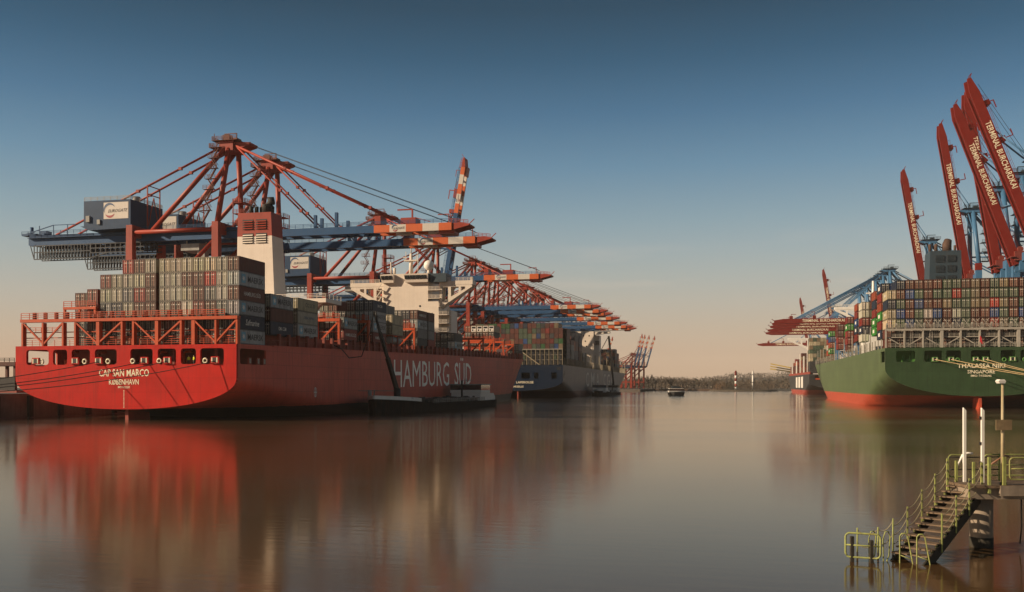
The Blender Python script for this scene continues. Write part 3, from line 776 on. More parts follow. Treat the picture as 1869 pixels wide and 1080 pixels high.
for xa, xb, n in ((-1.6, 7.6, 4), (-10.6, -5.4, 3)):
    w = MB().hexa([(xa + .5, BY - 1.4, 43.9), (xb - .2, BY - 1.4, 43.9), (xb - .2, BY - .01, 43.9), (xa + .5, BY - .01, 43.9), (xa, BY - 2.0, 46.9), (xb, BY - 2.0, 46.9), (xb, BY - .01, 46.9), (xa, BY - .01, 46.9)]).build("wheelhouse", M_cream, bh)
    for k in range(n):
        a, b = xa + .45 + (xb - xa - .8) * k / n, xa + .2 + (xb - xa - .8) * (k + 1) / n
        MB().hexa([(a, BY - 1.86, 45.1), (b, BY - 1.86, 45.1), (b, BY - 1.6, 45.1), (a, BY - 1.6, 45.1), (a - .08, BY - 2.05, 46.4), (b - .08, BY - 2.05, 46.4), (b - .08, BY - 1.6, 46.4), (a - .08, BY - 1.6, 46.4)]).build("window", M_glass, w)
MB().box(7.7, 14.0, BY - .6, BY + 6, 43.9, 47.0).build("wheelhouse", M_blue_grey, bh)
for sd in (-1, 1):                                                        # bridge wings on raking brackets
    a = 10 if sd < 0 else 11
    m = MB(); m.box(min(sd * a, sd * 23.4), max(sd * a, sd * 23.4), BY + 1, BY + 5.5, 42.9, 44.4)
    w = m.build("bridge_wing", M_cream, bh)
    for yy in (BY + 1.1, BY + 5.0):
        m = MB(); poly = [(a, 42.9), (23.0, 42.9), (23.3, 42.2), (a, 34.5)]; holes = [[(a + 1, 42.2), (a + 3.2, 42.2), (a + 3.2, 38.0), (a + 1, 37.0)], [(a + 4.3, 42.2), (a + 7.2, 42.2), (a + 7.2, 40.2), (a + 4.3, 38.7)], [(a + 8, 42.2), (a + 9.6, 42.2), (a + 9.6, 41.4), (a + 8, 40.6)]]
        m.sheet([(sd * u, q) for u, q in poly], [[(sd * u, q) for u, q in hh] for hh in holes], 'y', yy, yy + .4); m.build("bracket", M_cream, w)
    m = MB(); railing(m, (sd * (a + 2), BY + 1.1, 44.41), (sd * 23.3, BY + 1.1, 44.41), 1.1, 1.5, .05); m.build("handrail", M_cream, w)
    MB().box(min(sd * 22.4, sd * 23.4), max(sd * 22.4, sd * 23.4), BY + 1.2, BY + 2.4, 44.42, 45.6).build("wing_console", M_cream, w)
for (x, z) in ((-8.9, 35.2), (4, 35.4), (2.8, 32.5), (8.6, 32.5), (8.6, 29.2), (8.6, 26.2)): MB().tube([(x, BY - .06, z), (x, BY - .01, z)], .38, 12).build("porthole", M_glass, bh)
m = MB()
for k in range(4): m.box(-12.2, -9.8, BY - 1.6, BY, 34.0 + k * 2.4, 34.15 + k * 2.4); m.bar((-12, BY - 1.5, 34.1 + k * 2.4), (-10.2, BY - 1.5, 36.5 + k * 2.4), .3)
m.build("outside_stair", M_cream, bh)
m = MB(); m.tube([(-.8, BY + 4, 47.2), (-.8, BY + 4, 55.0)], [.9, .55], 10); m.box(-3.2, 1.8, BY + 2.8, BY + 5.2, 52.2, 52.6); m.tube([(-.8, BY + 4, 55), (-.8, BY + 4, 58.6)], .22, 6); m.box(-3.6, -2.2, BY + 3, BY + 3.3, 53.4, 53.7)
m.bar((-2.8, BY + 4, 52.6), (-2.8, BY + 4, 55.8), .2); m.bar((1.2, BY + 4, 52.6), (1.2, BY + 4, 54.6), .2)
m.build("radar_mast", M_cream, bh)
m = MB(); m.tube([(2.2, BY + 3, 47.2), (2.2, BY + 3, 55.5)], .14, 6); m.tube([(-8.2, BY + 3, 47.2), (-8.2, BY + 3, 52)], .25, 6); m.tube([(9.2, BY + 3, 47.2), (9.2, BY + 3, 55)], .14, 6); m.tube([(-6.8, BY + 3, 47.2), (-6.8, BY + 3, 49.8)], .5, 8); m.build("aerial", M_cream, bh)
bm_ = bmesh.new(); bmesh.ops.create_uvsphere(bm_, u_segments=16, v_segments=10, radius=1.9)
me_ = bpy.data.meshes.new("radar_dome"); bm_.to_mesh(me_); bm_.free(); me_.materials.append(M_white)
for p_ in me_.polygons: p_.use_smooth = True
link("radar_dome", me_, bh, (6.4, BY + 3, 50.4)); MB().tube([(6.4, BY + 3, 47.2), (6.4, BY + 3, 49)], .6, 8).build("dome_stand", M_cream, bh)

# crew in the stern opening
def person_mesh():
    me = bpy.data.meshes.new("person"); bm = bmesh.new(); sk = bm.verts.layers.skin.verify()
    P_ = dict(pelvis=((0, 0, .95), .15), chest=((0, .02, 1.35), .19), neck=((0, 0, 1.5), .07), head=((0, -.02, 1.68), .12), top=((0, -.02, 1.78), .08),
              sl=((-.2, 0, 1.42), .08), el=((-.28, 0, 1.15), .06), hl=((-.22, -.16, .98), .05), sr=((.2, 0, 1.42), .08), er=((.28, 0, 1.15), .06), hr=((.24, -.18, 1.0), .05),
              kl=((-.11, -.02, .5), .09), fl=((-.12, .02, .08), .07), tl=((-.12, -.14, .05), .05), kr=((.11, -.02, .5), .09), fr=((.12, .02, .08), .07), tr=((.12, -.14, .05), .05), ll=((-.1, 0, .85), .12), lr=((.1, 0, .85), .12))
    vv = {}
    for k, (c_, r) in P_.items():
        v = bm.verts.new(c_); v[sk].radius = (r, r); vv[k] = v
    vv['pelvis'][sk].use_root = True
    for a, b in (("pelvis", "chest"), ("chest", "neck"), ("neck", "head"), ("head", "top"), ("chest", "sl"), ("sl", "el"), ("el", "hl"), ("chest", "sr"), ("sr", "er"), ("er", "hr"), ("pelvis", "ll"), ("ll", "kl"), ("kl", "fl"), ("fl", "tl"), ("pelvis", "lr"), ("lr", "kr"), ("kr", "fr"), ("fr", "tr")):
        bm.edges.new((vv[a], vv[b]))
    bm.to_mesh(me); bm.free()
    m = bpy.data.materials.new("crew_clothing"); m.use_nodes = True; nt = m.node_tree; b = nt.nodes["Principled BSDF"]; b.inputs["Roughness"].default_value = .8
    tc = nd(nt, "ShaderNodeTexCoord"); sp_ = nd(nt, "ShaderNodeSeparateXYZ"); nt.links.new(tc.outputs["Object"], sp_.inputs[0])
    rp = nd(nt, "ShaderNodeValToRGB"); rp.color_ramp.interpolation = 'CONSTANT'
    mr = nd(nt, "ShaderNodeMapRange"); mr.inputs[1].default_value = 0; mr.inputs[2].default_value = 2; nt.links.new(sp_.outputs[2], mr.inputs[0]); nt.links.new(mr.outputs[0], rp.inputs[0])
    for k, (p_, c_) in enumerate(((0, (.02, .02, .03)), (.46, (.55, .6, .03)), (.765, (.45, .26, .18)), (.86, (.6, .58, .5)))):
        e = rp.color_ramp.elements[k] if k < 2 else rp.color_ramp.elements.new(p_)
        e.position = p_; e.color = (*c_, 1)
    nt.links.new(rp.outputs[0], b.inputs["Base Color"])
    me.materials.append(m)
    return me
pm_ = person_mesh()
for k, (x, rz) in enumerate(((13.5, .2), (14.6, -.5))):
    o = link("person", pm_); o.matrix_world = RM @ Matrix.Translation((x, 1.0, 10.56)) @ Matrix.Rotation(rz, 4, 'Z')
    o.modifiers.new("skin", 'SKIN'); sb = o.modifiers.new("sub", 'SUBSURF'); sb.levels = 1; sb.render_levels = 1
    tag(o, f"person in yellow hi-vis jacket and white helmet, {['left', 'right'][k]} of two in the red stern opening", "person", "crew in the stern opening")
# ------------------------------------------------------------------ green container ship
GRN_LOC, GRN_YAW = (70.2, 289.8, 0), R(-1.0)
GM = ship_matrix(GRN_LOC, GRN_YAW)
grn = empty("container_ship", GRN_LOC, GRN_YAW, "green container ship with orange-red boot-top moored on the right", "ship")
HG = Hull(366, 25.6, lambda y: 17.7 + .004 * y, 3.6, 11.7, n=2.0, kb=(.09, .0018), kc=(.14, .0018), stemw=16, ew=175, ed=95)
GW = [(-22.6, -17.4), (-15.0, -10.2), (-9.2, -5.1), (-2.6, 2.6), (5.2, 9.1), (10.3, 14.5), (16, 21)]
make_ship(grn, HG, M_green_hull, M_green_shaded, M_green_bright, GW, (13.6, 16.8), (1.0, 9.5))
for t, w, h, z in (("THALASSA NIKI", 12.5, 1.25, 12.35), ("SINGAPORE", 7.2, 1.0, 10.65), ("IMO 9655645", 5.4, .62, 9.5)):
    decal("lettering", text_mesh(t, w, h, M_name_mark, 0, .013), grn, (.1, -.1, z), (1, 0, 0), (0, 0, 1))
m = MB(); m.prism([(.5, -2.5), (.5, 3.0), (1.4, 3.55), (7.5, 3.2), (8.5, -2.5)], 'x', -.4, .4); m.build("rudder", paint("orange_red_antifouling", (.5, .075, .035), var=.25, streak=.4), grn)
for x in (-12.2, -7.9, -1.4, 1.2, 8.2, 13.2): fairlead(grn, x, 13.62, M_green_bright, M_name_mark)
for x in (-6.1, 6.1, 11.4): chock(grn, x, 14.1, M_green_bright)
for (x, y) in ((-20, 4), (-18.5, 2.5), (-13, 5), (-6, 5), (1.5, 5), (7, 5)):
    m = MB(); m.tube([(x, y, 13.3), (x, y, 15.6)], .25, 8); m.box(x - .4, x + 2.0, y, y + 1.2, 13.45, 14.5)
    m.build("winch", M_green_bright, grn)
# pale lashing bridge across the stern
lb = MB().box(-25.4, 25.4, .9, 2.0, 22.75, 23.35).build("lashing_bridge", M_pale_steel, grn)
k = 0
x = -25.2
while x < 26:
    w = .8 if k in (3, 7) else .42
    MB().box(x - w / 2, x + w / 2, 1.0, 1.9, 17.72, 22.74).build("post", M_pale_steel, lb)
    if x + 5.3 < 26:
        a, b = (x + .3, x + 5.0) if k % 2 else (x + 5.0, x + .3)
        MB().bar((a, 1.5, 18.0), (b, 1.5, 20.9), .28).build("brace", M_pale_steel, lb)
    x += 5.05; k += 1
for z in (20.7,): MB().box(-25.2, 25.2, 1.75, 1.95, z, z + .28).build("rail", M_pale_steel, lb)
m = MB(); railing(m, (-25.2, .95, 23.36), (25.2, .95, 23.36), 1.1, 1.7, .05); railing(m, (-25.2, 1.2, 17.75), (25.2, 1.2, 17.75), 1.2, 1.3, .045); railing(m, (-25.2, 1.9, 20.98), (25.2, 1.9, 20.98), 1.0, 1.3, .045); m.build("handrail", M_pale_steel, lb)
x = -24.9
while x < 25.5:
    MB().box(x - .22, x + .22, 1.1, 1.7, 23.36, 25.0).build("lashing_post", M_pale_steel, lb)
    if x > -22:
        MB().bar((x + .3, 1.7, 23.4), (x + 2.2, 2.4, 26.2), .09).build("lashing_rod", M_pale_steel, lb); MB().bar((x + 2.2, 1.75, 23.4), (x + .3, 2.4, 26.2), .09).build("lashing_rod", M_pale_steel, lb)
    x += 2.55
for xx in (-18.5, -13.2): 
    m = MB(); m.bar((xx, 1.6, 17.7), (xx, 1.6, 22.7), .08); m.bar((xx + .7, 1.6, 17.7), (xx + .7, 1.6, 22.7), .08)
    for q in range(12): m.bar((xx, 1.6, 18 + q * .4), (xx + .7, 1.6, 18 + q * .4), .06)
    m.build("ladder", M_pale_steel, lb)
m = MB(); m.tube([(-.3, .2, 17.7), (-.3, -.3, 21.4)], .06, 6); fl = m.build("flagstaff", M_pale_steel, grn)
m = MB(); m.hexa([(-.3, -.25, 19.2), (.5, -.2, 18.5), (.5, -.16, 18.5), (-.3, -.21, 19.2), (-.3, -.29, 21.2), (.15, -.24, 20.4), (.15, -.2, 20.4), (-.3, -.25, 21.2)]); m.build("flag", paint("red_flag", (.6, .03, .04)), fl)
GCOL = [-23.35, -20.9, -18.4, -15.9, -13.4, -10.9, -8.25, -5.7, -3.25, -.75, 1.85, 4.3, 6.75, 9.35, 11.95, 14.4, 16.9, 19.4]
ROWS = ["nbbbbssbtbstbbsbbt", "bBsbssRstbsssbbstb", "sbBbbtsstt RtbsBbr".replace(" ", ""), "BbswBbwsbbBsbBtbsb", "sBsbnbnsbbRtsbbnsb", "dbdndbbdsbdbdbdbdb", "bdbdsbdbdbdndbdbdb"]
TG = 2.86
for ci, x in enumerate(GCOL[:17]):
    seq = [r[(ci - 1) % len(r)] for r in ROWS] if ci else ["", "t", "n", "t", "t", "b", "d"]
    lab_n = 0
    for k, ch in enumerate(seq):
        if not ch: continue
        lg = {1: LG_SQD, 3: LG_SQD}.get(k) if ci == 0 else None
        c_ = PAL[ch]
        if ci == 0: c_ = {1: C_CREAM, 2: C_NAVY, 3: C_CREAM, 4: C_CREAM, 5: C_BROWN, 6: C_BROWN}[k]
        container(GM, x, 3.0, 17.85 + (6 - k) * TG, 10.2, c_, f"{NAMES[c_]} container over green stern, {ORD[ci]} column from the left, {ORD[k if ci else k - 1]} from top", "containers over the green ship's stern", True, lg, port=True)
def grn_bay(y, L, cols, top, name):
    for ci, (x, tiers) in enumerate(cols):
        for k, e in enumerate(tiers):
            ch, lg = (e, None) if isinstance(e, str) else e
            container(GM, x, y, top - (k + 1) * TG, L, PAL[ch], f"{NAMES[PAL[ch]]} container {name}, {ORD[ci]} column inboard, {ORD[k]} from top", "containers along the green ship's deck", True, lg, port=True)
grn_bay(14.0, 10.0, [(-23.6, [('n', LG_SQ), 'r', 'o', ('L', LG_SQ), 'r', ('n', LG_SQ)]), (-21.1, [('B', LG_SQ), "b"])], 38.2, "in green ship's second bay")
grn_bay(27.0, 10.0, [(-23.6, ["o", "n", "r", ('L', LG_SQ), ('L', LG_SQ)])], 37.2, "in green ship's third bay")
grn_bay(52.0, 10.4, [(-20.9, "bbs"), (-18.4, "bs")], 39.5, "beside green ship's bridge wing")
grn_bay(63.0, 10.0, [(-23.6, [('w', None), ('w', None), 'r', ('n', LG_SQ), 'w']), (-21.1, "ttbd"), (-18.6, "ttsd")], 36.8, "in green ship's tan-backed stack")
grn_bay(78.0, 10.0, [(-23.6, ["o", "r", ('B', LG_SQ), ('n', LG_SQ), "r"])], 37.6, "in green ship's orange-topped stack")
grn_bay(112.0, 10.0, [(-23.6, [('r', None), ('L', LG_SQ), 'r', 'r', 'b']), (-21.1, "bdb"), (-18.6, "bbd")], 35.0, "in green ship's middle stack")
grn_bay(152.0, 10.0, [(-23.6, ["b", "b", "r", "r"]), (-21.1, "bLb"), (-18.6, "bsb"), (-16.1, "sb")], 34.5, "in brown stack by green ship's bridge")
grn_bay(196.0, 10.0, [(-23.4, [('L', LG_SQ), "B", "o", ('L', LG_SQ)])], 34.0, "in green ship's lime-topped stack")
grn_bay(210.0, 10.0, [(-23.2, ["B", "r", "w", "o"])], 33.4, "in green ship's foremost stack")
st_g = MB().box(-.15, .15, -.16, .16, 0, 3.0).mesh("deck_stanchion", M_pale_steel)
st_t = MB().box(-.16, .16, -.18, .18, 0, 8.5).mesh("lashing_column", M_pale_steel)
y = 10.5
k = 0
while y < 300:
    z = HG.deck(y); xx = -HG.hb(y, z) + .35
    link("deck_stanchion", st_g, grn, (xx, y, z))
    if k % 2 == 1 and y > 40: link("lashing_column", st_t, grn, (xx + 1.2, y + .6, z))
    y += 7.0 if y < 120 else 11.0; k += 1
m = MB()
for q in range(30):
    ya, yb = 11 + q * 10, 21 + q * 10
    m.bar((-HG.hb(ya, HG.deck(ya)) + .3, ya, HG.deck(ya) + 1.2), (-HG.hb(yb, HG.deck(yb)) + .3, yb, HG.deck(yb) + 1.2), .07)
m.build("passage_rail", M_pale_steel, grn)
MB().box(-20, 20, 12, 300, 17.9, 19.6).build("hatch_coaming", M_green_shaded, grn)
# funnel of the green ship
f_ = MB().hexa([(-6.0, 46, 20), (5.2, 46, 20), (5.2, 56, 20), (-6.0, 56, 20), (-5.2, 46.2, 51.8), (4.4, 46.2, 51.8), (4.4, 55.5, 51.8), (-5.2, 55.5, 51.8)]).build("funnel", M_blue_grey, grn)
for xa in (-3.4, .2):
    for za in (48.0, 44.6, 41.2):
        MB().box(xa, xa + 2.6, 46.0, 46.18, za, za + 2.2).build("louvre", M_black, f_)
        for q in range(5): MB().box(xa + .05, xa + 2.55, 45.85, 45.98, za + .1 + q * .42, za + .28 + q * .42).build("slat", M_blue_grey, f_)
m = MB(); m.tube([(-4.6, 50, 51.8), (-4.6, 50, 54.6)], .5, 8); m.tube([(-2.7, 50, 51.8), (-2.7, 50, 54.6)], .55, 8); m.tube([(.9, 51, 51.8), (.9, 51, 54.5), (1.4, 51.4, 56)], [1.5, 1.5, 1.2], 12); m.tube([(3.2, 50, 51.8), (3.2, 50, 54)], .4, 8); m.build("exhaust_pipe", paint("rusty_exhaust", (.09, .05, .035), rough=.8, var=.4), f_)
# bridge of the green ship
gb = MB().box(-12, 12, 172, 184, 18, 45).build("bridge_house", M_white, grn)
w = MB().box(-24.5, 24.5, 172.5, 176.5, 42.6, 43.8).build("bridge_wing", M_white, gb)
m = MB(); m.sheet([(-24.4, 42.6), (-12, 42.6), (-12, 35.5), (-24.4, 42.0)], [[(-18.6, 42.1), (-15.8, 42.1), (-15.8, 38.6), (-18.6, 40.2)], [(-22, 42.2), (-19.4, 42.2), (-19.4, 41.0), (-22, 41.9)], [(-15, 42.1), (-12.6, 42.1), (-12.6, 37.0), (-15, 38.4)]], 'y', 172.6, 173.1); m.build("bracket", M_white, w)
m = MB(); railing(m, (-24.4, 172.6, 43.81), (-12, 172.6, 43.81), 1.1, 1.5, .06); m.build("handrail", M_white, w)
m = MB(); m.tube([(-7, 176, 45), (-7, 176, 56)], [.8, .5], 8); m.box(-10, -3, 175, 177, 50, 50.5); m.tube([(-3, 176, 45), (-3, 176, 53)], .2); m.build("radar_mast", M_white, gb)
MB().box(-13.5, -4, 171.0, 172, 40, 44.5).build("wheelhouse", M_white, gb)

# mooring ropes
def rope(name, p0, p1, sag, r, mt, label, group):
    a, b = Vector(p0), Vector(p1); m = MB()
    m.tube([a.lerp(b, k / 14) - Vector((0, 0, 4 * sag * (k / 14) * (1 - k / 14))) for k in range(15)], r, 5)
    o = m.build(name, mt); tag(o, label, "rope", group); return o
for k, (x, ye, xe) in enumerate(((-12.2, 262, 100), (-7.9, 258, 100), (-1.4, 262, 103), (1.2, 262, 103), (13.2, 268, 103))):
    rope("mooring_rope", GM @ Vector((x, -.5, 14.2)), (xe, ye, 5.4 + .1 * k), .5 + .25 * k, .1, M_rope_light, f"tan mooring rope from green stern to the quay, {ORD[k]} from the left", "green ship's stern ropes")
for k, (x, xe, ye, ze, s_) in enumerate(((-5.1, -146, 112, 5.4, 1.6), (4.9, -146, 114, 5.4, 2.0), (9.8, -147, 116, 5.6, 2.3), (19.8, -147, 118, 5.6, 2.6))):
    rope("mooring_rope", RM @ Vector((x, -.5, 11.2)), (xe, ye, ze), s_, .075, M_rope_dark, f"dark mooring rope across the red transom, {ORD[k]} counted from the left fairlead", "red ship's stern ropes")

# ------------------------------------------------------------------ grey and navy ship further along the left quay
CMA_LOC = (-114.9, 507.5, 0)
CM = ship_matrix(CMA_LOC, 0)
cma = empty("container_ship", CMA_LOC, 0, "grey-sided container ship with navy stern beyond the red ship's bow", "ship")
HC = Hull(365, 25.6, lambda y: 18.2 - .002 * y, 3.9, 9.5, n=2.1, kb=(.08, .0016), kc=(.12, .0014), stemw=14, ew=110, ed=50)
ys = [0, 3, 7, 12, 18, 26, 36, 48, 62, 80, 110, 150, 200, 240, 260, 280, 295, 310, 322, 334, 344, 352, 358, 362, 364.5]
m = MB(); HC.loft(m, ys, HC.deck); m.build("hull", M_cma_side, cma)
m = MB(); HC.deck_mesh(m, ys); m.build("deck", M_cma_stern, cma)
m = MB(); m.sheet(HC.transom(), [rrect(a, b, 10.6, 14.0, .15, 1) for a, b in ((-22, -18), (-11, -7), (2.2, 7.0), (9.4, 11.9), (19.2, 22.2))], 'y', -.06, .5); m.build("transom", M_cma_stern, cma)
MB().box(-24.5, 24.5, 3.5, 4, 9, 15).build("bulkhead", M_soot, cma)
MB().box(22.4, 24.4, -.09, -.07, 15.4, 17.0).build("vent", M_black, cma)
for y, z in ((2.5, 11), (5.5, 12.5)): MB().box(25.55, 25.66, y, y + 1.6, z, z + 2.4).build("side_port", M_black, cma)
decal("lettering", text_mesh("CMA CGM", 7.3, 1.25, M_name_mark), cma, (-5.6, -.1, 8.6), (1, 0, 0), (0, 0, 1))
decal("lettering", text_mesh("LAPEROUSE", 9.8, 1.25, M_name_mark), cma, (4.2, -.1, 8.6), (1, 0, 0), (0, 0, 1))
decal("lettering", text_mesh("MARSEILLE", 7.0, 1.05, M_name_mark), cma, (0, -.1, 6.2), (1, 0, 0), (0, 0, 1))
for ch_, yc_, w_ in (("C", 92, 12), ("M", 116, 16), ("A", 141, 16), ("C", 178, 12), ("G", 200, 14), ("M", 225, 16)):
    decal("lettering", text_mesh(ch_, w_, 9.4, M_white_mark), cma, (25.7, yc_, 10.8), (0, 1, 0), (0, 0, 1))
MB().prism([(.4, -2.5), (.4, 3.6), (7, 3.4), (8, -2.5)], 'x', -.35, .35).build("rudder", M_red_dark, cma)
lb = MB().box(-25.4, 25.4, .8, 1.5, 26.8, 27.2).build("lashing_bridge", M_pale_steel, cma)
x = -25.2
while x < 25.6:
    MB().box(x - .13, x + .13, .9, 1.4, 18.2, 26.79).build("post", paint("cream_steel", (.36, .3, .2), var=.15), lb); x += 2.52
for a in (-12.3, 12.3):
    MB().bar((a, .7, 18.4), (1.0 if a > 0 else -1.0, .7, 26.6), .5).build("brace", _mats["cream_steel"], lb)
for z in (21, 23.8): MB().box(-25.2, 25.2, 1.45, 1.6, z, z + .18).build("rail", M_pale_steel, lb)
cst = MB().box(-.22, .22, -.25, .25, 0, 4.2).mesh("deck_stanchion", _mats["cream_steel"])
cst2 = MB().box(-.25, .25, -.3, .3, 0, 9.5).mesh("lashing_column", _mats["cream_steel"])
y = 6
k = 0
while y < 330:
    z = HC.deck(y); link("deck_stanchion", cst if (k % 4 or y < 60) else cst2, cma, (HC.hb(y, z) - .35, y, z)); y += 5.2; k += 1
m = MB(); m.box(-20, 20, 14, 320, 18, 20); m.build("hatch_coaming", M_soot, cma)
cb_ = MB().box(-10, 12.5, 213, 226, 18, 49.5).build("bridge_house", M_cream, cma)
MB().box(12.51, 16.5, 216, 226, 18, 46).build("house_wing", M_cream, cma)
w = MB().prism([(10, 46.0), (25, 47.6), (25, 49.0), (10, 49.0)], 'y', 213.5, 218).build("bridge_wing", M_cream, cb_)
MB().box(13.5, 16.6, 215.5, 215.98, 38.5, 41.6).build("window", M_glass, cb_)
for (x, z) in ((4, 45.2), (8.5, 45.2), (5.5, 41), (6.5, 37)): MB().box(x, x + .9, 212.9, 212.98, z, z + .9).build("window", M_glass, cb_)
m = MB(); m.tube([(2, 218, 49.5), (2, 218, 55)], .5); m.box(-1, 5, 217, 219, 52, 52.4); m.tube([(6, 218, 49.5), (6, 218, 53)], .25); m.build("radar_mast", M_cream, cb_)

# containers too many and too small to count singly: one mass over the two far ships
def colour_material(name):
    m = bpy.data.materials.new(name); m.use_nodes = True; nt = m.node_tree; b = nt.nodes["Principled BSDF"]; b.inputs["Roughness"].default_value = .6
    at = nd(nt, "ShaderNodeVertexColor", layer_name="paint"); tc = nd(nt, "ShaderNodeTexCoord")
    n = nd(nt, "ShaderNodeTexNoise", Scale=.9, Detail=5.0); nt.links.new(tc.outputs["Object"], n.inputs[0])
    mr = nd(nt, "ShaderNodeMapRange"); mr.inputs[1].default_value = .25; mr.inputs[2].default_value = .75; mr.inputs[3].default_value = .7; mr.inputs[4].default_value = 1.2; nt.links.new(n.outputs[0], mr.inputs[0])
    mx = nd(nt, "ShaderNodeMix", data_type='RGBA', blend_type='MULTIPLY'); mx.inputs[0].default_value = 1; nt.links.new(at.outputs[0], mx.inputs[6]); nt.links.new(mr.outputs[0], mx.inputs[7]); nt.links.new(mx.outputs[2], b.inputs["Base Color"])
    return m
far_v = MB(); far_c = []
def far_box(M_, x, y, z, L, c_, h=2.78):
    j = random.uniform(.42, .72); w = 1.17
    p = [M_ @ Vector(q) for q in ((x - w, y, z), (x + w, y, z), (x + w, y + L, z), (x - w, y + L, z), (x - w, y, z + h), (x + w, y, z + h), (x + w, y + L, z + h), (x - w, y + L, z + h))]
    far_v.hexa(p); far_c.extend([tuple(v * j for v in c_)] * 6)
    for u in (-.85, -.35, .35, .85):                                     # door bars
        p = [M_ @ Vector(q) for q in ((x + u - .06, y - .06, z + .1), (x + u + .06, y - .06, z + .1), (x + u + .06, y, z + .1), (x + u - .06, y, z + .1), (x + u - .06, y - .06, z + h - .1), (x + u + .06, y - .06, z + h - .1), (x + u + .06, y, z + h - .1), (x + u - .06, y, z + h - .1))]
        far_v.hexa(p); far_c.extend([tuple(min(1, v * j * 1.4 + .012) for v in c_)] * 6)
rnd = random.Random(11)
PALF = [C_BROWN] * 8 + [C_GREEN] * 5 + [C_NAVY, C_BLUE, C_BLUE, C_TAN, C_TAN, (0.03, 0.13, 0.03), C_RED, C_DARK, C_DARK]
for ci in range(20):
    x = 24.1 - ci * 2.52
    if x < -25: break
    n = 8
    if ci == 0: n = 7
    if ci in (1, 2): n = 8 if ci == 2 else 8
    for k in range(n): far_box(CM, x, 2.2, 18.5 + k * 2.9, 12, rnd.choice(PALF) if k > 2 else rnd.choice([C_DARK, C_GREEN, C_NAVY, C_DARK]))
for k in range(7): far_box(CM, 24.1, 2.25, 18.5 + k * 2.9, 12.1, C_GREEN)
for (y, cols, n, pal) in ((17, 3, 7, [C_NAVY, C_BROWN, C_DARK]), (32, 2, 5, [C_BROWN, C_GREY, C_GREY, C_DARK]), (47, 3, 7, [C_NAVY, C_BROWN, C_NAVY]), (62, 2, 7, [C_NAVY, C_BROWN]), (78, 2, 3, [C_GREY, C_DARK]), (250, 5, 6, [C_BROWN, C_DARK, C_TAN, C_NAVY]), (264, 3, 5, [C_BROWN, C_ORANGE, C_GREY])):
    for ci in range(cols):
        for k in range(n): far_box(CM, 23.8 - ci * 2.52, y, 19.2 + k * 2.9, 12, rnd.choice(pal))
# ------------------------------------------------------------------ black ship beyond the green one
BLK_LOC = (79.5, 716, 0)
BM = ship_matrix(BLK_LOC, 0)
blk = empty("container_ship", BLK_LOC, 0, "black-hulled container ship with white wing bridge beyond the green ship", "ship")
HB = Hull(290, 21.8, lambda y: 15.2 + .004 * y, 4.5, 9.0, n=2.0, stemw=12, ew=90, ed=45)
ys = [0, 3, 7, 12, 18, 26, 36, 48, 62, 90, 130, 170, 200, 220, 235, 248, 258, 268, 276, 282, 286, 289.5]
m = MB(); HB.loft(m, ys, HB.deck); m.build("hull", M_black_hull, blk)
m = MB(); HB.deck_mesh(m, ys); m.build("deck", M_red_dark, blk)
m = MB(); m.sheet(HB.transom(), [rrect(-18, -8, 11.2, 14.2, .3), rrect(-5, 5, 11.2, 14.2, .3)], 'y', -.06, .4); m.build("transom", M_black_hull, blk)
MB().box(-21, 21, 3, 3.4, 9, 15).build("bulkhead", M_red_dark, blk)
m = MB(); m.box(-19, 19, .3, 1.2, 11.2, 12.2); m.build("winch", M_orange_steel, blk)
for q in range(3): MB().box(-21.95, -21.82, 60 + q * 30, 78 + q * 30, 5, 14).build("hull_mark", M_white, blk)
for y_, h_ in ((22, 20), (58, 15), (96, 18), (140, 13), (196, 9)):
    MB().box(-21.6, -20.8, y_, y_ + 2.4, 15.2, 15.2 + h_).build("cell_guide", M_white, blk)
for y_ in range(0, 240, 20): MB().box(-21.7, -21.0, y_, y_ + 19.8, 15.2 + y_ * .004, 17.0 + y_ * .004).build("bulwark", M_red_dark, blk)
k_ = MB().box(-10, 10, 130, 142, 15, 48).build("bridge_house", M_white, blk)
w = MB().box(-29, 26, 131, 136, 46.8, 48.2).build("bridge_wing", M_white, k_)
m = MB(); m.sheet([(-28.8, 46.8), (-10, 46.8), (-10, 37), (-28.8, 46.0)], [[(-17, 46), (-13, 46), (-13, 40.5), (-17, 42.5)], [(-23, 46), (-18.5, 46), (-18.5, 43), (-23, 44.8)]], 'y', 131.1, 131.6); m.build("bracket", M_white, w)
for (y, cols, n, pal) in ((2, 7, 9, [C_TAN, C_GREEN, C_TAN, C_CREAM]), (16, 3, 6, [C_TAN, C_BROWN]), (62, 3, 4, [C_BROWN, C_ORANGE]), (78, 3, 6, [C_BROWN, C_TAN, C_BROWN, C_ORANGE]), (150, 3, 5, [C_RED, C_BROWN, C_ORANGE]), (170, 3, 4, [C_BROWN, C_ORANGE]), (210, 2, 3, [C_ORANGE, C_RED])):
    for ci in range(cols):
        for k in range(n): far_box(BM, -20.2 + ci * 2.52, y, 16 + k * 2.9, 12, rnd.choice(pal) if k > 2 or y > 3 else C_DARK)
me = far_v.mesh("container_mass", colour_material("far_container_paint"), recalc=False)
ca = me.color_attributes.new("paint", 'BYTE_COLOR', 'CORNER')
buf = []
for c_, p_ in zip(far_c, me.polygons): buf += [*c_, 1] * p_.loop_total
ca.data.foreach_set("color", buf)
o = link("container_mass", me); tag(o, "brown, green and blue containers stacked high on the two farther ships", "containers", kind='stuff')
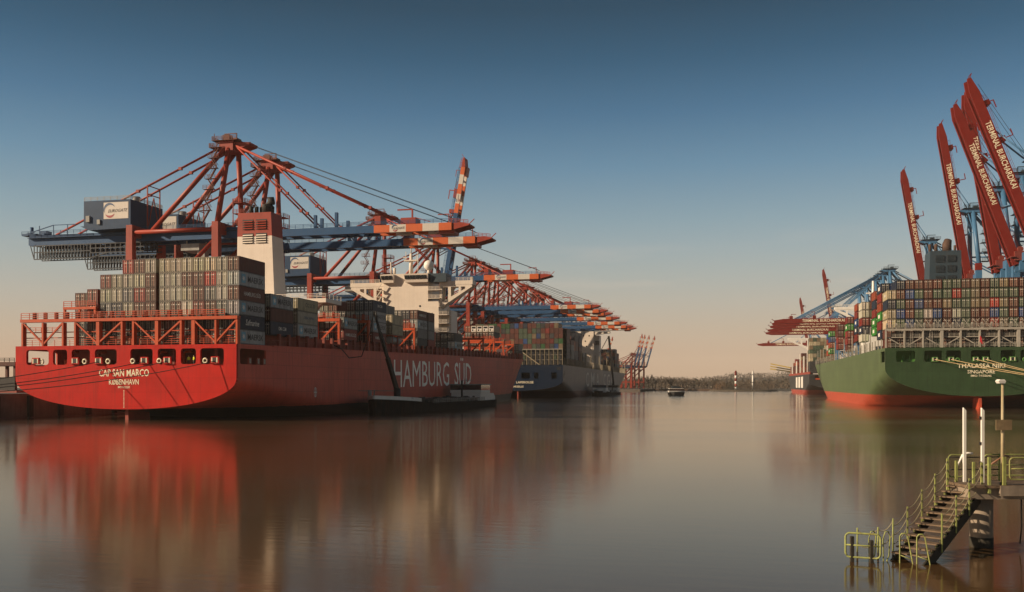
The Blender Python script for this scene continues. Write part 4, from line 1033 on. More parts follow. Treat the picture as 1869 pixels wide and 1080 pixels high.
# ------------------------------------------------------------------ left quay cranes (red legs, slate-blue girder, striped boom)
def arc_mesh(r0, r1, a0, a1, mt, taper=True, n=18):
    m = MB()
    for k in range(n + 1):
        t = R(a0 + (a1 - a0) * k / n); w = (r1 - r0) * (math.sin(math.pi * k / n) if taper else 1) + .02
        c_ = (r0 + r1) / 2
        m.v += [((c_ - w / 2) * math.cos(t), (c_ - w / 2) * math.sin(t), 0), ((c_ + w / 2) * math.cos(t), (c_ + w / 2) * math.sin(t), 0)]
    for k in range(n): m.face([2 * k, 2 * k + 1, 2 * k + 3, 2 * k + 2])
    return m.mesh("emblem_arc", mt)
HINGE = Vector((5, 0, 46.3))
SL, SB = [], []          # static parts, boom parts: (name, mesh, subparts)
def S(name, m, mt, sub=()): SL.append((name, m.mesh(name, mt), sub))
def Bm(name, m, mt, sub=()): SB.append((name, m.mesh(name, mt), sub))
for x in (0, -28):
    for y in (-7.5, 7.5):
        m = MB(); m.hexa([(x - 1.3, y - 1.2, 2), (x + 1.3, y - 1.2, 2), (x + 1.3, y + 1.2, 2), (x - 1.3, y + 1.2, 2), (x - 1.0, y - .9, 49), (x + 1.0, y - .9, 49), (x + 1.0, y + .9, 49), (x - 1.0, y + .9, 49)]); S("leg", m, M_crane_red)
    m = MB(); m.box(x - 1.1, x + 1.1, -8.6, 8.6, 1.0, 3.0); S("sill_beam", m, M_crane_red)
    for y in (-7.5, 7.5):
        m = MB(); m.box(x - .6, x + .6, y - 4.5, y + 4.5, .15, 1.0); S("bogie", m, M_soot)
    m = MB(); m.box(x - 1.15, x + 1.15, -6.55, 6.55, 45.6, 48.9); S("portal_beam", m, M_crane_red)
for y in (-7.5, 7.5):
    m = MB(); m.tube([(-27, y, 46.9), (-1, y, 46.9)], .62, 10); S("tie_tube", m, M_crane_red)
    m = MB(); m.box(-27, -1, y - .7, y + .7, 13, 15); S("tie_beam", m, M_crane_red)
    m = MB(); m.tube([(-1, y, 43.5), (-27, y, 20)], .62, 10); S("diagonal_brace", m, M_crane_red)
    sy = y / 7.5
    m = MB(); m.tube([(0, sy * 7.0, 49), (1.2, sy * 2.8, 71.2)], .78, 12); S("mast", m, M_crane_red)
    m = MB(); m.tube([(-22, sy * 5.8, 47.5), (0, sy * 2.8, 71.2)], .68, 12); S("rear_strut", m, M_crane_red)
    m = MB(); m.tube([(-57, sy * 3.3, 47.9), (-.5, sy * 2.6, 72.2)], .34, 8)
    for t in (.25, .5, .75): p = Vector((-57, sy * 3.3, 47.9)).lerp(Vector((-.5, sy * 2.6, 72.2)), t); m.box(p.x - .5, p.x + .5, p.y - .42, p.y + .42, p.z - .42, p.z + .42)
    S("backstay", m, M_crane_red)
for sy in (-1, 1):
    m = MB(); m.box(-66, 4.9, sy * 3.3 - .7, sy * 3.3 + .7, 44.7, 47.9)
    m.box(-66, 4.9, sy * 4.5 - .5, sy * 4.5 + .5, 46.9, 47.0)
    S("girder", m, M_crane_blue)
m = MB()
for k in range(13): m.box(-67.5 + k * 6, -66.9 + k * 6, -2.6, 2.6, 45.2, 47.2)
S("cross_tie", m, M_crane_blue)
m = MB(); railing(m, (-68, -4.9, 47.9), (-45, -4.9, 47.9), 1.1, 2.2, .05); railing(m, (-27, -4.9, 47.9), (4.5, -4.9, 47.9), 1.1, 2.2, .05); railing(m, (-68, 4.9, 47.9), (4.5, 4.9, 47.9), 1.1, 2.2, .05); S("handrail", m, M_crane_blue)
# machinery house
m = MB(); m.box(-43.6, -27.8, -8, 8, 49.2, 56.7); m.prism([(-44.6, 49.2), (-27.2, 49.2), (-27.2, 48.2), (-41.6, 47.92)], 'y', -8.3, 8.3)
hm = MB(); hm.box(-36.8, -28.5, -8.06, -8.01, 51.1, 56.0)
rf = MB(); railing(rf, (-43.5, -7.9, 56.7), (-27.9, -7.9, 56.7), 1.1, 2, .06); railing(rf, (-27.9, -7.9, 56.7), (-27.9, 7.9, 56.7), 1.1, 2, .06); railing(rf, (-43.5, 7.9, 56.7), (-27.9, 7.9, 56.7), 1.1, 2, .06)
vt = MB(); vt.tube([(-30, -2, 56.7), (-30, -2, 58.6)], 1.1, 10); vt.box(-34, -32, 1, 3, 56.7, 57.8); vt.box(-42.6, -41.4, -8.5, -8.01, 50.4, 52.2); vt.box(-38.9, -37.9, -8.4, -8.01, 49.6, 51.0)
S("machinery_house", m, M_house_slate, [("sign_panel", hm.mesh("sign_panel", M_boom_white), None), ("handrail", rf.mesh("handrail", M_grey_steel), None), ("ventilator", vt.mesh("ventilator", M_grey_steel), None),
    ("lettering", text_mesh("EUROGATE", 6.6, .95, M_logo_black, .35), (Vector((-32.0, -8.1, 53.5)), (1, 0, .03), (0, 0, 1))),
    ("emblem", arc_mesh(1.6, 2.3, 30, 200, M_logo_blue), (Vector((-34.7, -8.1, 53.6)), (1, 0, 0), (0, 0, 1))),
    ("emblem", arc_mesh(1.5, 2.2, 215, 330, M_logo_red), (Vector((-34.7, -8.09, 53.6)), (1, 0, 0), (0, 0, 1)))])
# truss that carries the backstays
m = MB()
for sy in (-1, 1):
    m.bar((-25.5, sy * 3.1, 47.9), (-25.5, sy * 3.1, 61.8), .3); m.bar((-25.5, 0, 58.5), (-25.5, sy * 3.1, 47.9), .22)
for z in (61.6, 59): m.bar((-25.5, -3.1, z), (-25.5, 3.1, z), .25)
S("stay_trestle", m, M_crane_red)
# mast head
m = MB(); m.box(-1.6, 2.8, -3.3, 3.3, 70.6, 73.4); m.prism([(2.8, 70.8), (2.8, 73.2), (7.8, 72.8), (7.6, 72.1)], 'y', -2.4, 2.4); S("mast_head", m, M_crane_red)
m = MB(); m.box(-3.6, 4.6, -4.2, 4.2, 73.41, 73.52)
for q in ((-3.5, -4.1, 4.5, -4.1), (-3.5, 4.1, 4.5, 4.1), (-3.5, -4.1, -3.5, 4.1)): railing(m, (q[0], q[1], 73.52), (q[2], q[3], 73.52), 1.1, 1.4, .06)
m.box(-1, 1.2, -2.5, -.5, 73.52, 75.4); m.box(-1.2, .8, .5, 2.4, 73.52, 75.0); m.box(1.6, 3.2, -2, 1, 73.52, 74.6); m.bar((2.2, 0, 73.5), (2.2, 0, 76.4), .25); m.bar((2.2, 0, 76.3), (-1.8, 0, 76.3), .25); m.bar((-3, -3.6, 73.5), (-3, -3.6, 75.6), .15)
m.box(-4.4, -1.7, -4.4, 4.4, 71.4, 71.5); railing(m, (-4.3, -4.3, 71.5), (-1.7, -4.3, 71.5), 1.1, 1.2, .06); railing(m, (-4.3, -4.3, 71.5), (-4.3, 4.3, 71.5), 1.1, 1.4, .06)
S("service_platform", m, paint("rusty_platform", (.16, .05, .035), rough=.7, var=.35))
m = MB()                                                                # zigzag stair up the near mast
for k in range(7):
    z0, z1 = 49 + k * 3.15, 49 + (k + 1) * 3.15
    t0 = (z0 - 49) / 23.6; yy = -7.0 + 4.1 * t0 - 1.3; xa = -.8 + 1.5 * t0
    a, b = ((xa - 3.0, yy, z0), (xa - 1.0, yy, z1)) if k % 2 == 0 else ((xa - 1.0, yy, z0), (xa - 3.0, yy, z1))
    m.bar(a, b, .7, .16); m.bar((a[0], a[1] - .4, a[2] + 1.1), (b[0], b[1] - .4, b[2] + 1.1), .09); m.bar((a[0], a[1] + .4, a[2] + 1.1), (b[0], b[1] + .4, b[2] + 1.1), .09)
    m.box(xa - 3.8, xa - .4, yy - .6, yy + .6, z1, z1 + .1); railing(m, (xa - 3.8, yy - .6, z1 + .1), (xa - .4, yy - .6, z1 + .1), 1.1, 1.1, .045)
S("stairway", m, _mats["rusty_platform"])
m = MB()
for z in (49.0, 52.2, 55.4):
    m.box(2.0, 6.0, -2, 2, z, z + .12); railing(m, (2, -2, z + .12), (6, -2, z + .12), 1.1, 1.3, .05); railing(m, (6, -2, z + .12), (6, 2, z + .12), 1.1, 1.3, .05)
for x, y in ((2.1, -1.9), (5.9, -1.9), (2.1, 1.9), (5.9, 1.9)): m.bar((x, y, 48), (x, y, 56.5), .2)
S("rope_tower", m, M_crane_red)
# hanging racks of festoon cable under the rear girder
m = MB()
for (xa, xb, zb_, zt) in ((-66, -46, 40.4, 44.6), (-46, -24, 41.8, 44.6)):
    for yy in (-4.6, -1.2):
        for z in (zb_, (zb_ + zt) / 2, zt - .1): m.bar((xa, yy, z), (xb, yy, z), .28)
        x = xa
        while x <= xb + .01:
            m.bar((x, yy, zb_), (x, yy, zt), .22); x += 1.1 if xa < -60 else 1.7
    x = xa
    while x < xb:
        m.tube([(x + .7, -2.9, zt), (x + .35, -2.9, zb_ + .8), (x + .7, -2.9, zb_ + .3), (x + 1.05, -2.9, zb_ + .8), (x + .7, -2.9, zt)], .14, 4, cap=False); x += 1.1 if xa < -60 else 1.7
for x in (-66, -62, -54, -46): m.bar((x, -4.6, 44.5), (x, -2.6, 45.4), .2)
m.bar((-66, -4.6, 40.4), (-67.3, -4.6, 44.6), .2); m.bar((-46, -4.6, 40.4), (-40, -4.6, 41.8), .28)
S("festoon_rack", m, paint("dark_blue_steel", (.012, .022, .036), rough=.6, var=.2))
m = MB(); m.box(-71, -66, -4, 4, 47.9, 48.5); m.tube([(-69, -2, 48.5), (-69, -2, 50.8)], .5, 8); m.box(-68, -65.5, 0, 2.5, 48.5, 50); m.bar((-70.5, -3.5, 48.3), (-60, -3.5, 50.9), .25); m.bar((-60, -3.5, 50.9), (-52, -3.5, 50.9), .2)
for x in (-65, -60, -55): m.bar((x, -3.5, 47.9), (x, -3.5, 50.9), .18)
S("rope_anchor", m, M_crane_blue)
m = MB(); m.box(-14, -8, -3.6, 3.6, 41.6, 43.6); m.box(-9, -6.6, -2.9, -.6, 38.8, 41.5); m.bar((-13, -2, 43.6), (-13, -2, 44.8), .3); m.bar((-9, 2, 43.6), (-9, 2, 44.8), .3); S("trolley_cab", m, M_grey_steel)

STRIPES = [("boom_section", 0, 41.6, M_crane_blue), ("boom_section", 41.6, 46.3, M_crane_orange), ("boom_section", 46.3, 51.1, M_boom_white), ("boom_section", 51.1, 56.0, M_crane_orange), ("boom_section", 56.0, 60.7, M_boom_white), ("boom_section", 60.7, 64.4, M_crane_orange)]
for k, (nm, a, b, mt) in enumerate(STRIPES):
    m = MB()
    for sy in (-1, 1): m.box(a + (.0 if k else .4), b, sy * 2.6 - .62, sy * 2.6 + .62, -1.6, .5)
    x = a + 2
    while x < b: m.box(x, x + .5, -1.95, 1.95, -1.2, .3); x += 6
    sub = []
    if k == 2:
        sub = [("lettering", text_mesh("EUROGATE", 3.4, .6, M_logo_black, .35), (Vector((49.1, -3.28, -.55)), (1, 0, .05), (0, 0, 1))), ("emblem", arc_mesh(.68, 1.0, 30, 200, M_logo_blue), (Vector((47.9, -3.28, -.5)), (1, 0, 0), (0, 0, 1))), ("emblem", arc_mesh(.64, .96, 215, 340, M_logo_red), (Vector((47.9, -3.27, -.5)), (1, 0, 0), (0, 0, 1)))]
    Bm(nm, m, mt, sub)
m = MB(); m.prism([(64.4, -1.6), (64.4, .4), (67, .4), (69.5, .0), (69.3, -.4), (66, -1.2)], 'y', -2.9, 2.9); m.box(60.5, 65, -2.4, 2.4, -2.4, -1.61); Bm("boom_tip", m, M_crane_red)
m = MB(); railing(m, (.5, -3.2, 1.6), (64, -3.2, 1.6), 1.1, 2.4, .05); railing(m, (.5, 3.2, 1.6), (64, 3.2, 1.6), 1.1, 2.4, .05); Bm("handrail", m, M_crane_blue)
m = MB(); railing(m, (64, -2.6, 1.55), (69, -2.6, 1.0), 1.2, 1.2, .06); m.bar((69, -2.5, .8), (70.8, -2.6, 2.4), .2); Bm("tip_rail", m, M_crane_red)
m = MB(); m.bar((63, -1, 1.5), (63, -1, 4.4), .25); m.bar((63, -1, 4.3), (59.8, -1, 4.3), .25); Bm("tip_davit", m, M_crane_red)
m = MB(); m.box(41.5, 43.3, -2.4, 2.4, 1.61, 4.4); m.bar((36, -2, 1.7), (42, -2, 4.2), .35); m.bar((38, 2, 1.7), (42, 2, 4.2), .35); Bm("stay_anchor", m, M_crane_red)
m = MB(); m.box(49.2, 53.6, -2.2, 2.2, 1.61, 3.6); m.bar((52.6, -1.9, 3.5), (52.6, -1.9, 6.0), .4); m.bar((52.8, -1.9, 5.9), (48.2, -1.9, 5.9), .35); m.bar((53.4, -2, 3.6), (58, -2, 2.2), .18)
Bm("boom_platform", m, M_crane_red)
for x in (23, 25, 29.5, 33): Bm("sheave_block", MB().box(x, x + .8, -2.6, -1.8, 1.6, 3.4 + (x % 3)), M_crane_blue)
for nm_, me_, sub_ in SB:                                               # fittings stand on the boom's upper flange
    if nm_ in ("handrail", "boom_platform", "stay_anchor", "tip_davit", "tip_rail", "sheave_block"): me_.transform(Matrix.Translation((0, 0, -1.1)))
for nm_, me_, sub_ in SL:
    if nm_ in ("rope_anchor", "festoon_rack"): me_.transform(Matrix.Translation((2.2, 0, 0)))
_stay = {}
def stay_parts(ang, hinge, apex, outer, inner, tip, mt, r):
    k = (round(ang, 4), round(hinge.z, 2))
    if k in _stay: return _stay[k]
    c_, s_ = math.cos(ang), math.sin(ang)
    def bp(x, y, z): return hinge + Vector((x * c_ - z * s_, y, x * s_ + z * c_))
    out = []
    for sy in (-1, 1):
        for x in (outer, inner):
            a, b = apex + Vector((0, sy * 2.6, 0)), bp(x, sy * 1.9, .8); m = MB()
            if ang < .3:
                m.tube([a, b], r if x == outer else r * .72, 8)
                for t in (.3, .55, .8): p = a.lerp(b, t); m.box(p.x - .4, p.x + .4, p.y - .4, p.y + .4, p.z - .4, p.z + .4)
            else:                                                       # folded links hang between mast head and boom
                mid = (a + b) / 2 + Vector((-3.5, 0, -4)); m.tube([a, mid, b], r * .8, 6)
            out.append(("forestay", m.mesh("forestay", mt)))
    m = MB()
    for y in (-1.4, 1.4): m.tube([apex + Vector((3, y, .8)), bp(tip, y, 2.2)], .07, 4)
    out.append(("hoist_rope", m.mesh("hoist_rope", M_soot)))
    _stay[k] = out
    return out
def put(parts, root, rot=None, off=None, sx=1.0):
    for name, me, sub in parts:
        o = link(name, me, root, off or (0, 0, 0), (0, -rot, 0) if rot is not None else (0, 0, 0))
        if sx != 1.0: o.scale = (sx, 1, 1)
        for nm, sme, pl in sub:
            if pl is None:
                c = link(nm, sme, o)
                if nm == "inspection_port": c["kind"] = "stuff"
            else: decal(nm, sme, o, *pl)
def left_crane(X, Y, label, ang=0.0, scale=1.0, group="gantry cranes along the left quay", z=5.0):
    root = empty("gantry_crane", (X, Y, z), 0, label, "crane", group); root.scale = (scale,) * 3
    put(SL, root); put(SB, root, ang, HINGE)
    for nm, me in stay_parts(ang, HINGE, Vector((3.2, 0, 72)), 50.6 if ang < .3 else 42, 24, 64, M_crane_red, .34): link(nm, me, root)
    return root
BASE_L = "red gantry crane with lowered striped boom, "
left_crane(-144, 250, BASE_L + "nearest on the left and tallest there")
left_crane(-144, 274.5, BASE_L + "second from the left, behind the nearest one")
left_crane(-144, 371, BASE_L + "third, its house right of the funnel")
left_crane(-144, 446, "red gantry crane with its striped boom raised above the white bridge", R(80.5))
for k, Y in enumerate((517, 549, 572, 610, 657, 698, 723)):
    left_crane(-144, Y, BASE_L + f"{['first', 'second', 'third', 'fourth', 'fifth', 'sixth', 'seventh'][k]} of the far row")
for k, (X, Y, a) in enumerate(((-118, 1168, 76), (-116, 1184, 76), (-112, 1200, 76), (-107, 1214, 74.5))):
    left_crane(X, Y, f"far red crane with raised striped boom, {ORD[k]} of four at basin mouth", R(a), .6, "far cranes at the basin mouth", 3.0)
left_crane(-140, 1040, "far crane with raised blue and white boom behind the grey ship", R(72), .52, "far cranes at the basin mouth", 3.0)

# ------------------------------------------------------------------ right quay cranes (blue frames, red booms)
KL, KB = [], []
def S2(name, m, mt, sub=()): KL.append((name, m.mesh(name, mt), sub))
def B2(name, m, mt, sub=()): KB.append((name, m.mesh(name, mt), sub))
KH = Vector((2, 0, 45.2))
for x in (0, -30):
    for y in (-8, 8):
        m = MB(); m.hexa([(x - 1.5, y - 1.2, 2), (x + 1.5, y - 1.2, 2), (x + 1.5, y + 1.2, 2), (x - 1.5, y + 1.2, 2), (x - 1.2, y - 1, 51), (x + 1.2, y - 1, 51), (x + 1.2, y + 1, 51), (x - 1.2, y + 1, 51)]); S2("leg", m, M_kai_blue)
        if x == 0: m = MB(); m.box(x - 1.25, x + 1.25, y - 1.05, y + 1.05, 51.0, 54); S2("leg_cap", m, M_kai_red)
    m = MB(); m.box(x - 1.2, x + 1.2, -9, 9, 1, 3); S2("sill_beam", m, M_kai_blue)
    for y in (-8, 8): m = MB(); m.box(x - .6, x + .6, y - 4.5, y + 4.5, .15, 1.0); S2("bogie", m, M_soot)
    m = MB(); m.box(x - 1.2, x + 1.2, -7, 7, 46.5, 49.5); S2("portal_beam", m, M_kai_blue)
for sy in (-1, 1):
    m = MB(); m.box(-29, -1.3, sy * 8 - .7, sy * 8 + .7, 14, 16); S2("tie_beam", m, M_kai_blue)
    m = MB(); m.tube([(-1, sy * 8, 43), (-29, sy * 8, 17)], .6, 8); S2("diagonal_brace", m, M_kai_blue)
    m = MB(); m.tube([(-.5, sy * 8, 51), (1, sy * 3.2, 77)], .95, 12); S2("mast", m, M_kai_blue)
    m = MB(); m.tube([(-24, sy * 6, 49), (-.5, sy * 3, 77)], .7, 10); S2("rear_strut", m, M_kai_blue)
    m = MB(); m.tube([(-52, sy * 3, 48), (-1, sy * 2.5, 77.8)], .36, 8); S2("backstay", m, M_kai_blue)
    m = MB(); m.box(-62, 1.8, sy * 2.9 - .7, sy * 2.9 + .7, 43.4, 46.9); S2("girder", m, M_kai_blue)
    m = MB(); m.tube([(-.4, sy * 6.6, 58.5), (-16, sy * 5.2, 58.2)], .35, 8); S2("tie_tube", m, M_kai_blue)
m = MB(); m.box(-46, -33, -7, 7, 48, 55); S2("machinery_house", m, M_kai_blue)
m = MB(); m.box(-2.5, 3.5, -4, 4, 76.6, 78.4); m.prism([(3.5, 76.6), (3.5, 78.2), (7, 77.6)], 'y', -3, 3); S2("mast_head", m, M_kai_blue)
m = MB(); m.box(-4, 5, -5, 5, 78.41, 78.55); railing(m, (-4, -4.9, 78.55), (5, -4.9, 78.55), 1.2, 1.6, .06); railing(m, (-4, 4.9, 78.55), (5, 4.9, 78.55), 1.2, 1.6, .06); m.bar((1.5, 0, 78.5), (1.5, 0, 81.4), .3); m.bar((1.5, 0, 81.3), (-2.5, 0, 81.3), .3); m.box(-2, 0, -2, 0, 78.55, 80.2); S2("service_platform", m, M_blue_grey)
m = MB()
for z in (55, 59, 63, 67, 71):
    m.box(-5, -1.6, 3, 7.5, z, z + .12); railing(m, (-5, 7.4, z + .12), (-1.6, 7.4, z + .12), 1.1, 1.1, .05); m.bar((-4.5, 6.8, z), (-2, 6.8, z + 4), .6, .15)
S2("stairway", m, M_blue_grey)
m = MB(); m.box(-.5, 3.5, -3.8, 3.8, 46.9, 50.2); m.tube([(1.5, -3.4, 51), (1.5, 3.4, 51)], 1.0, 10); m.box(3.5, 4.8, -4.5, 4.5, 48, 48.3); S2("hinge_block", m, paint("dark_red_machinery", (.2, .035, .025), rough=.6, var=.35))
KLEN = 72.0
for sy in (-1, 1):
    m = MB(); m.prism([(.6, -1.5), (.6, 1.5), (KLEN - 6, 1.5), (KLEN, .6), (KLEN, -.6), (KLEN - 5, -1.5)], 'y', sy * 2.2 - .42, sy * 2.2 + .42)
    m.box(1, KLEN - 6, sy * 2.2 + (.43 if sy < 0 else -.7), sy * 2.2 + (.7 if sy < 0 else -.43), -1.5, -1.3)
    sub = []
    if sy > 0:
        sub = [("lettering", text_mesh("TERMINAL BURCHARDKAI", 27, 1.9, M_name_mark), (Vector((40.5, 2.66, .1)), (-1, 0, 0), (0, 0, 1)))]
        lm = MB()
        for q in range(9): lm.tube([(8 + q * 7, 2.25, -1.56), (8 + q * 7, 2.25, -1.5)], .3, 8)
        sub.append(("inspection_port", lm.mesh("inspection_port", M_black), None))
    B2("boom_girder", m, M_kai_red, sub)
m = MB()
for q in range(11): m.box(3 + q * 6.4, 3.3 + q * 6.4, -1.78, 1.78, .2, 1.2)
B2("cross_tie", m, M_kai_red)
m = MB(); railing(m, (4, 2.4, 1.5), (KLEN - 8, 2.4, 1.5), 1.0, 3.2, .035, 2); B2("handrail", m, M_kai_red)
m = MB(); m.box(KLEN - 12, KLEN - 10, -2, 2, 1.51, 3.4); m.bar((KLEN - 11, 1.9, 1.5), (KLEN - 11, 1.9, 4.6), .3); m.bar((KLEN - 11, 1.9, 4.5), (KLEN - 14, 1.9, 4.5), .3); B2("boom_platform", m, M_kai_red)
m = MB(); m.box(KLEN - 27, KLEN - 25, -2, 2, 1.51, 3.6); m.bar((KLEN - 26, 1.9, 3.6), (KLEN - 26, 1.9, 6), .3); m.bar((KLEN - 26, 1.9, 5.9), (KLEN - 23.5, 1.9, 5.9), .3); B2("boom_davit", m, M_kai_red)
m = MB(); m.bar((KLEN - .1, 1.7, .3), (KLEN + 1.6, 1.7, 1.6), .2); m.bar((KLEN - .1, -1.7, .3), (KLEN + 1.6, -1.7, 1.6), .2); m.bar((KLEN + 1.5, -1.8, 1.5), (KLEN + 1.5, 1.8, 1.5), .2); B2("tip_bracket", m, M_kai_red)
def right_crane(X, Y, label, ang=0.0, sx=1.0):
    root = empty("gantry_crane", (X, Y, 5), math.pi, label, "crane", "blue gantry cranes along the right quay")
    put(KL, root); put(KB, root, ang, KH, sx)
    for nm, me in stay_parts(ang, KH, Vector((3, 0, 77.4)), 60 if ang < .3 else 46, 34 if ang < .3 else 22, 62, M_kai_blue, .36):
        if nm == "forestay" or ang > .3: link(nm, me, root)
    return root
BR = "blue crane, lettered red boom raised, "
right_crane(104, 345, BR + "rightmost, cut by the picture's edge", R(69.5), .9)
right_crane(104, 372, BR + "front one of the crossed pair on the right", R(70.5), .88)
right_crane(104, 396, BR + "behind the crossed pair's front boom", R(80.5))
right_crane(104, 441, BR + "standing right of the green ship's funnel", R(80.5))
right_crane(104, 530, BR + "standing left of the green ship's funnel", R(80.5))
right_crane(104, 965, BR + "small and far, above the black ship's bow", R(81))
right_crane(104, 1270, BR + "smallest and farthest along the right quay", R(81))
BD = "blue crane, lettered red boom lowered, "
for k, Y in enumerate((655, 682, 715, 760, 800)): right_crane(104, Y, BD + f"{ORD[k]} of the overlapping row")
right_crane(104, 1020, BD + "far one set apart beyond the black ship's bridge")
# ------------------------------------------------------------------ bunker tanker alongside the red ship
def barge(name, loc, L, B, label, big):
    """low tanker, bow towards the camera (local -y)"""
    root = empty(name, loc, 0, label, "tanker")
    m = MB(); n = 24
    def half(y): 
        t = min(1, max(0, y / (L * .16))); s_ = min(1, max(0, (L - y) / (L * .06)))
        return B / 2 * (1 - (1 - t) ** 2.2) * (.82 + .18 * s_)
    def top(y): return 2.0 + (1.5 * (1 - y / (L * .3)) if y < L * .3 else 0) 
    ys_ = [L * (k / n) for k in range(n + 1)]
    for y in ys_:
        b = max(.15, half(y)); z = top(y)
        m.v += [(-b * .92, y + (1.2 if y < 1 else 0), -1), (-b, y, z), (b, y, z), (b * .92, y + (1.2 if y < 1 else 0), -1)]
    for k in range(n):
        for j in range(3): a = 4 * k + j; m.face([a, a + 1, a + 5, a + 4], 0, False)
    m.face([0, 1, 2, 3]); m.face([4 * n + q for q in range(4)][::-1])
    m.build("hull", paint("tanker_hull", (.014, .014, .014), rough=.8, var=.4, streak=.4, spec=.1), root)
    m = MB()
    for k in range(7):
        ya, yb = L * .17 * k / 7, L * .17 * (k + 1) / 7
        for sd in (-1, 1):
            a, b = sd * max(.15, half(ya)), sd * max(.15, half(yb))
            m.hexa([(a - .1, ya, top(ya)), (a + .1, ya, top(ya)), (b + .1, yb, top(yb)), (b - .1, yb, top(yb)), (a - .1, ya, top(ya) + .85), (a + .1, ya, top(ya) + .85), (b + .1, yb, top(yb) + .85), (b - .1, yb, top(yb) + .85)])
    m.build("bulwark", M_white, root)
    r_ = random.Random(3)
    m = MB()
    for y in [L * .3 + q * L * .045 for q in range(11)]:
        for x in (-B * .3, B * .05, B * .3):
            m.tube([(x, y, 2.0), (x, y, 2.6 + r_.random())], .3 + .3 * r_.random(), 8); m.box(x - .6, x + .6, y + 1.4, y + 2.4, 2.0, 2.5 + r_.random())
    for x in (-B * .2, 0, B * .2, B * .38): m.tube([(x, L * .28, 2.9), (x, L * .78, 2.9)], .16, 6)
    m.build("pipework", paint("deck_pipes", (.06, .055, .05), rough=.6, var=.5, scale=2), root)
    m = MB(); railing(m, (B / 2 - .2, L * .28, 2.0), (B / 2 - .2, L * .8, 2.0), 1.1, 2, .05); railing(m, (-B / 2 + .2, L * .28, 2.0), (-B / 2 + .2, L * .8, 2.0), 1.1, 2, .05); m.build("handrail", M_grey_steel, root)
    wy = L * .78
    h_ = MB().box(-B * .38, B * .42, wy, wy + L * .12, 2.0, 4.4).build("deckhouse", M_white, root)
    MB().box(-B * .4, B * .44, wy - .3, wy + L * .11, 4.41, 5.3).build("upper_house", M_white, h_)
    MB().box(-B * .4, B * .44, wy - .35, wy + L * .11, 5.31, 6.9).build("window", M_glass, h_)
    MB().box(-B * .42, B * .46, wy - .6, wy + L * .12, 6.91, 7.2).build("roof", M_grey_steel, h_)
    m = MB(); m.tube([(0, wy + 2, 7.2), (0, wy + 2, 9)], .12); m.bar((-2, wy + 2, 8.4), (2, wy + 2, 8.4), .12); m.build("mast", M_grey_steel, h_)
    m = MB(); m.prism([(wy + L * .14, 2.0), (wy + L * .14, 4.2), (L - 2.5, 4.2), (L - .5, 3.0), (L - .5, 2.0)], 'x', -B * .3, B * .36); m.build("stern_house", M_white, root)
    m = MB(); m.tube([(B * .2, L * .66, 2), (B * .2, L * .66, 8.2)], .3, 8); m.build("exhaust_stack", M_soot, root)
    return root
tk = barge("bunker_tanker", (-81.3, 206, 0), 100, 12.0, "low black bunker tanker with white bow and raised loading crane beside the red hull", True)
decal("lettering", text_mesh("HJORD", 5.0, .6, M_logo_blue), tk, (5.75, 13.0, 3.5), (0.0, 1, -.03), (0, 0, 1))
ck = MB().tube([(.5, 14.5, 2.6), (.5, 14.5, 6.0)], .9, 10).build("crane_pedestal", M_black, tk)
a_, b_ = Vector((.5, 14.5, 5.4)), Vector((-2.7, 7.0, 24.7))
for q, (u, v, w) in enumerate(((0, .42, .9), (.4, .74, .62), (.72, 1.0, .42))): MB().bar(a_.lerp(b_, u), a_.lerp(b_, v), w).build("crane_boom", M_black, ck)
MB().tube([(.5, 15.2, 3.2), a_.lerp(b_, .3)], .3, 8).build("crane_ram", M_grey_steel, ck)
m = MB()
p_ = [b_ + Vector(q) for q in ((0, 0, 0), (-.8, -.5, -5), (-2, -3, -11), (-3.5, -7, -11.5), (-4.4, -9.5, -9.4), (-6.2, -11, -8.4))]
m.tube(p_, .12, 6); m.tube([b_ + Vector((.4, 0, 0)), b_ + Vector((.9, 1.5, -6)), b_ + Vector((1.6, 4, -11))], .2, 6); m.build("hose", M_black, ck)
m = MB(); m.tube([(-3, 5, 3), (-3, 5, 5.6)], .5, 8); m.bar((-5.5, 4, 5.4), (3.5, 4, 5.4), .15); m.bar((-2, 5, 3), (-1, 3, 5.6), .3); m.build("windlass", M_grey_steel, tk)
MB().box(-.6, .9, 17.2, 17.6, 2.4, 4.0).build("control_box", paint("amber_box", (.6, .3, .06)), tk)
t2 = barge("bunker_tanker", (-82, 596, 0), 88, 11.5, "small dark bunker tanker with white deckhouse beside the grey ship", False)
MB().box(-4, 4.6, 4, 16, 2.4, 5.4).build("fore_house", M_white, t2); MB().box(-4.2, 4.8, 5, 15, 5.41, 7.2).build("bridge", M_blue_grey, t2)
ck = MB().tube([(2, 70, 2), (2, 70, 5)], .9, 8).build("crane_pedestal", M_black, t2)
MB().bar((2, 70, 5), (-1, 64, 42), 1.3).build("crane_boom", M_black, ck)
m = MB(); m.tube([(-1, 64, 42), (-4, 62, 36), (-7, 60, 30)], .25, 6); m.build("hose", M_black, ck)

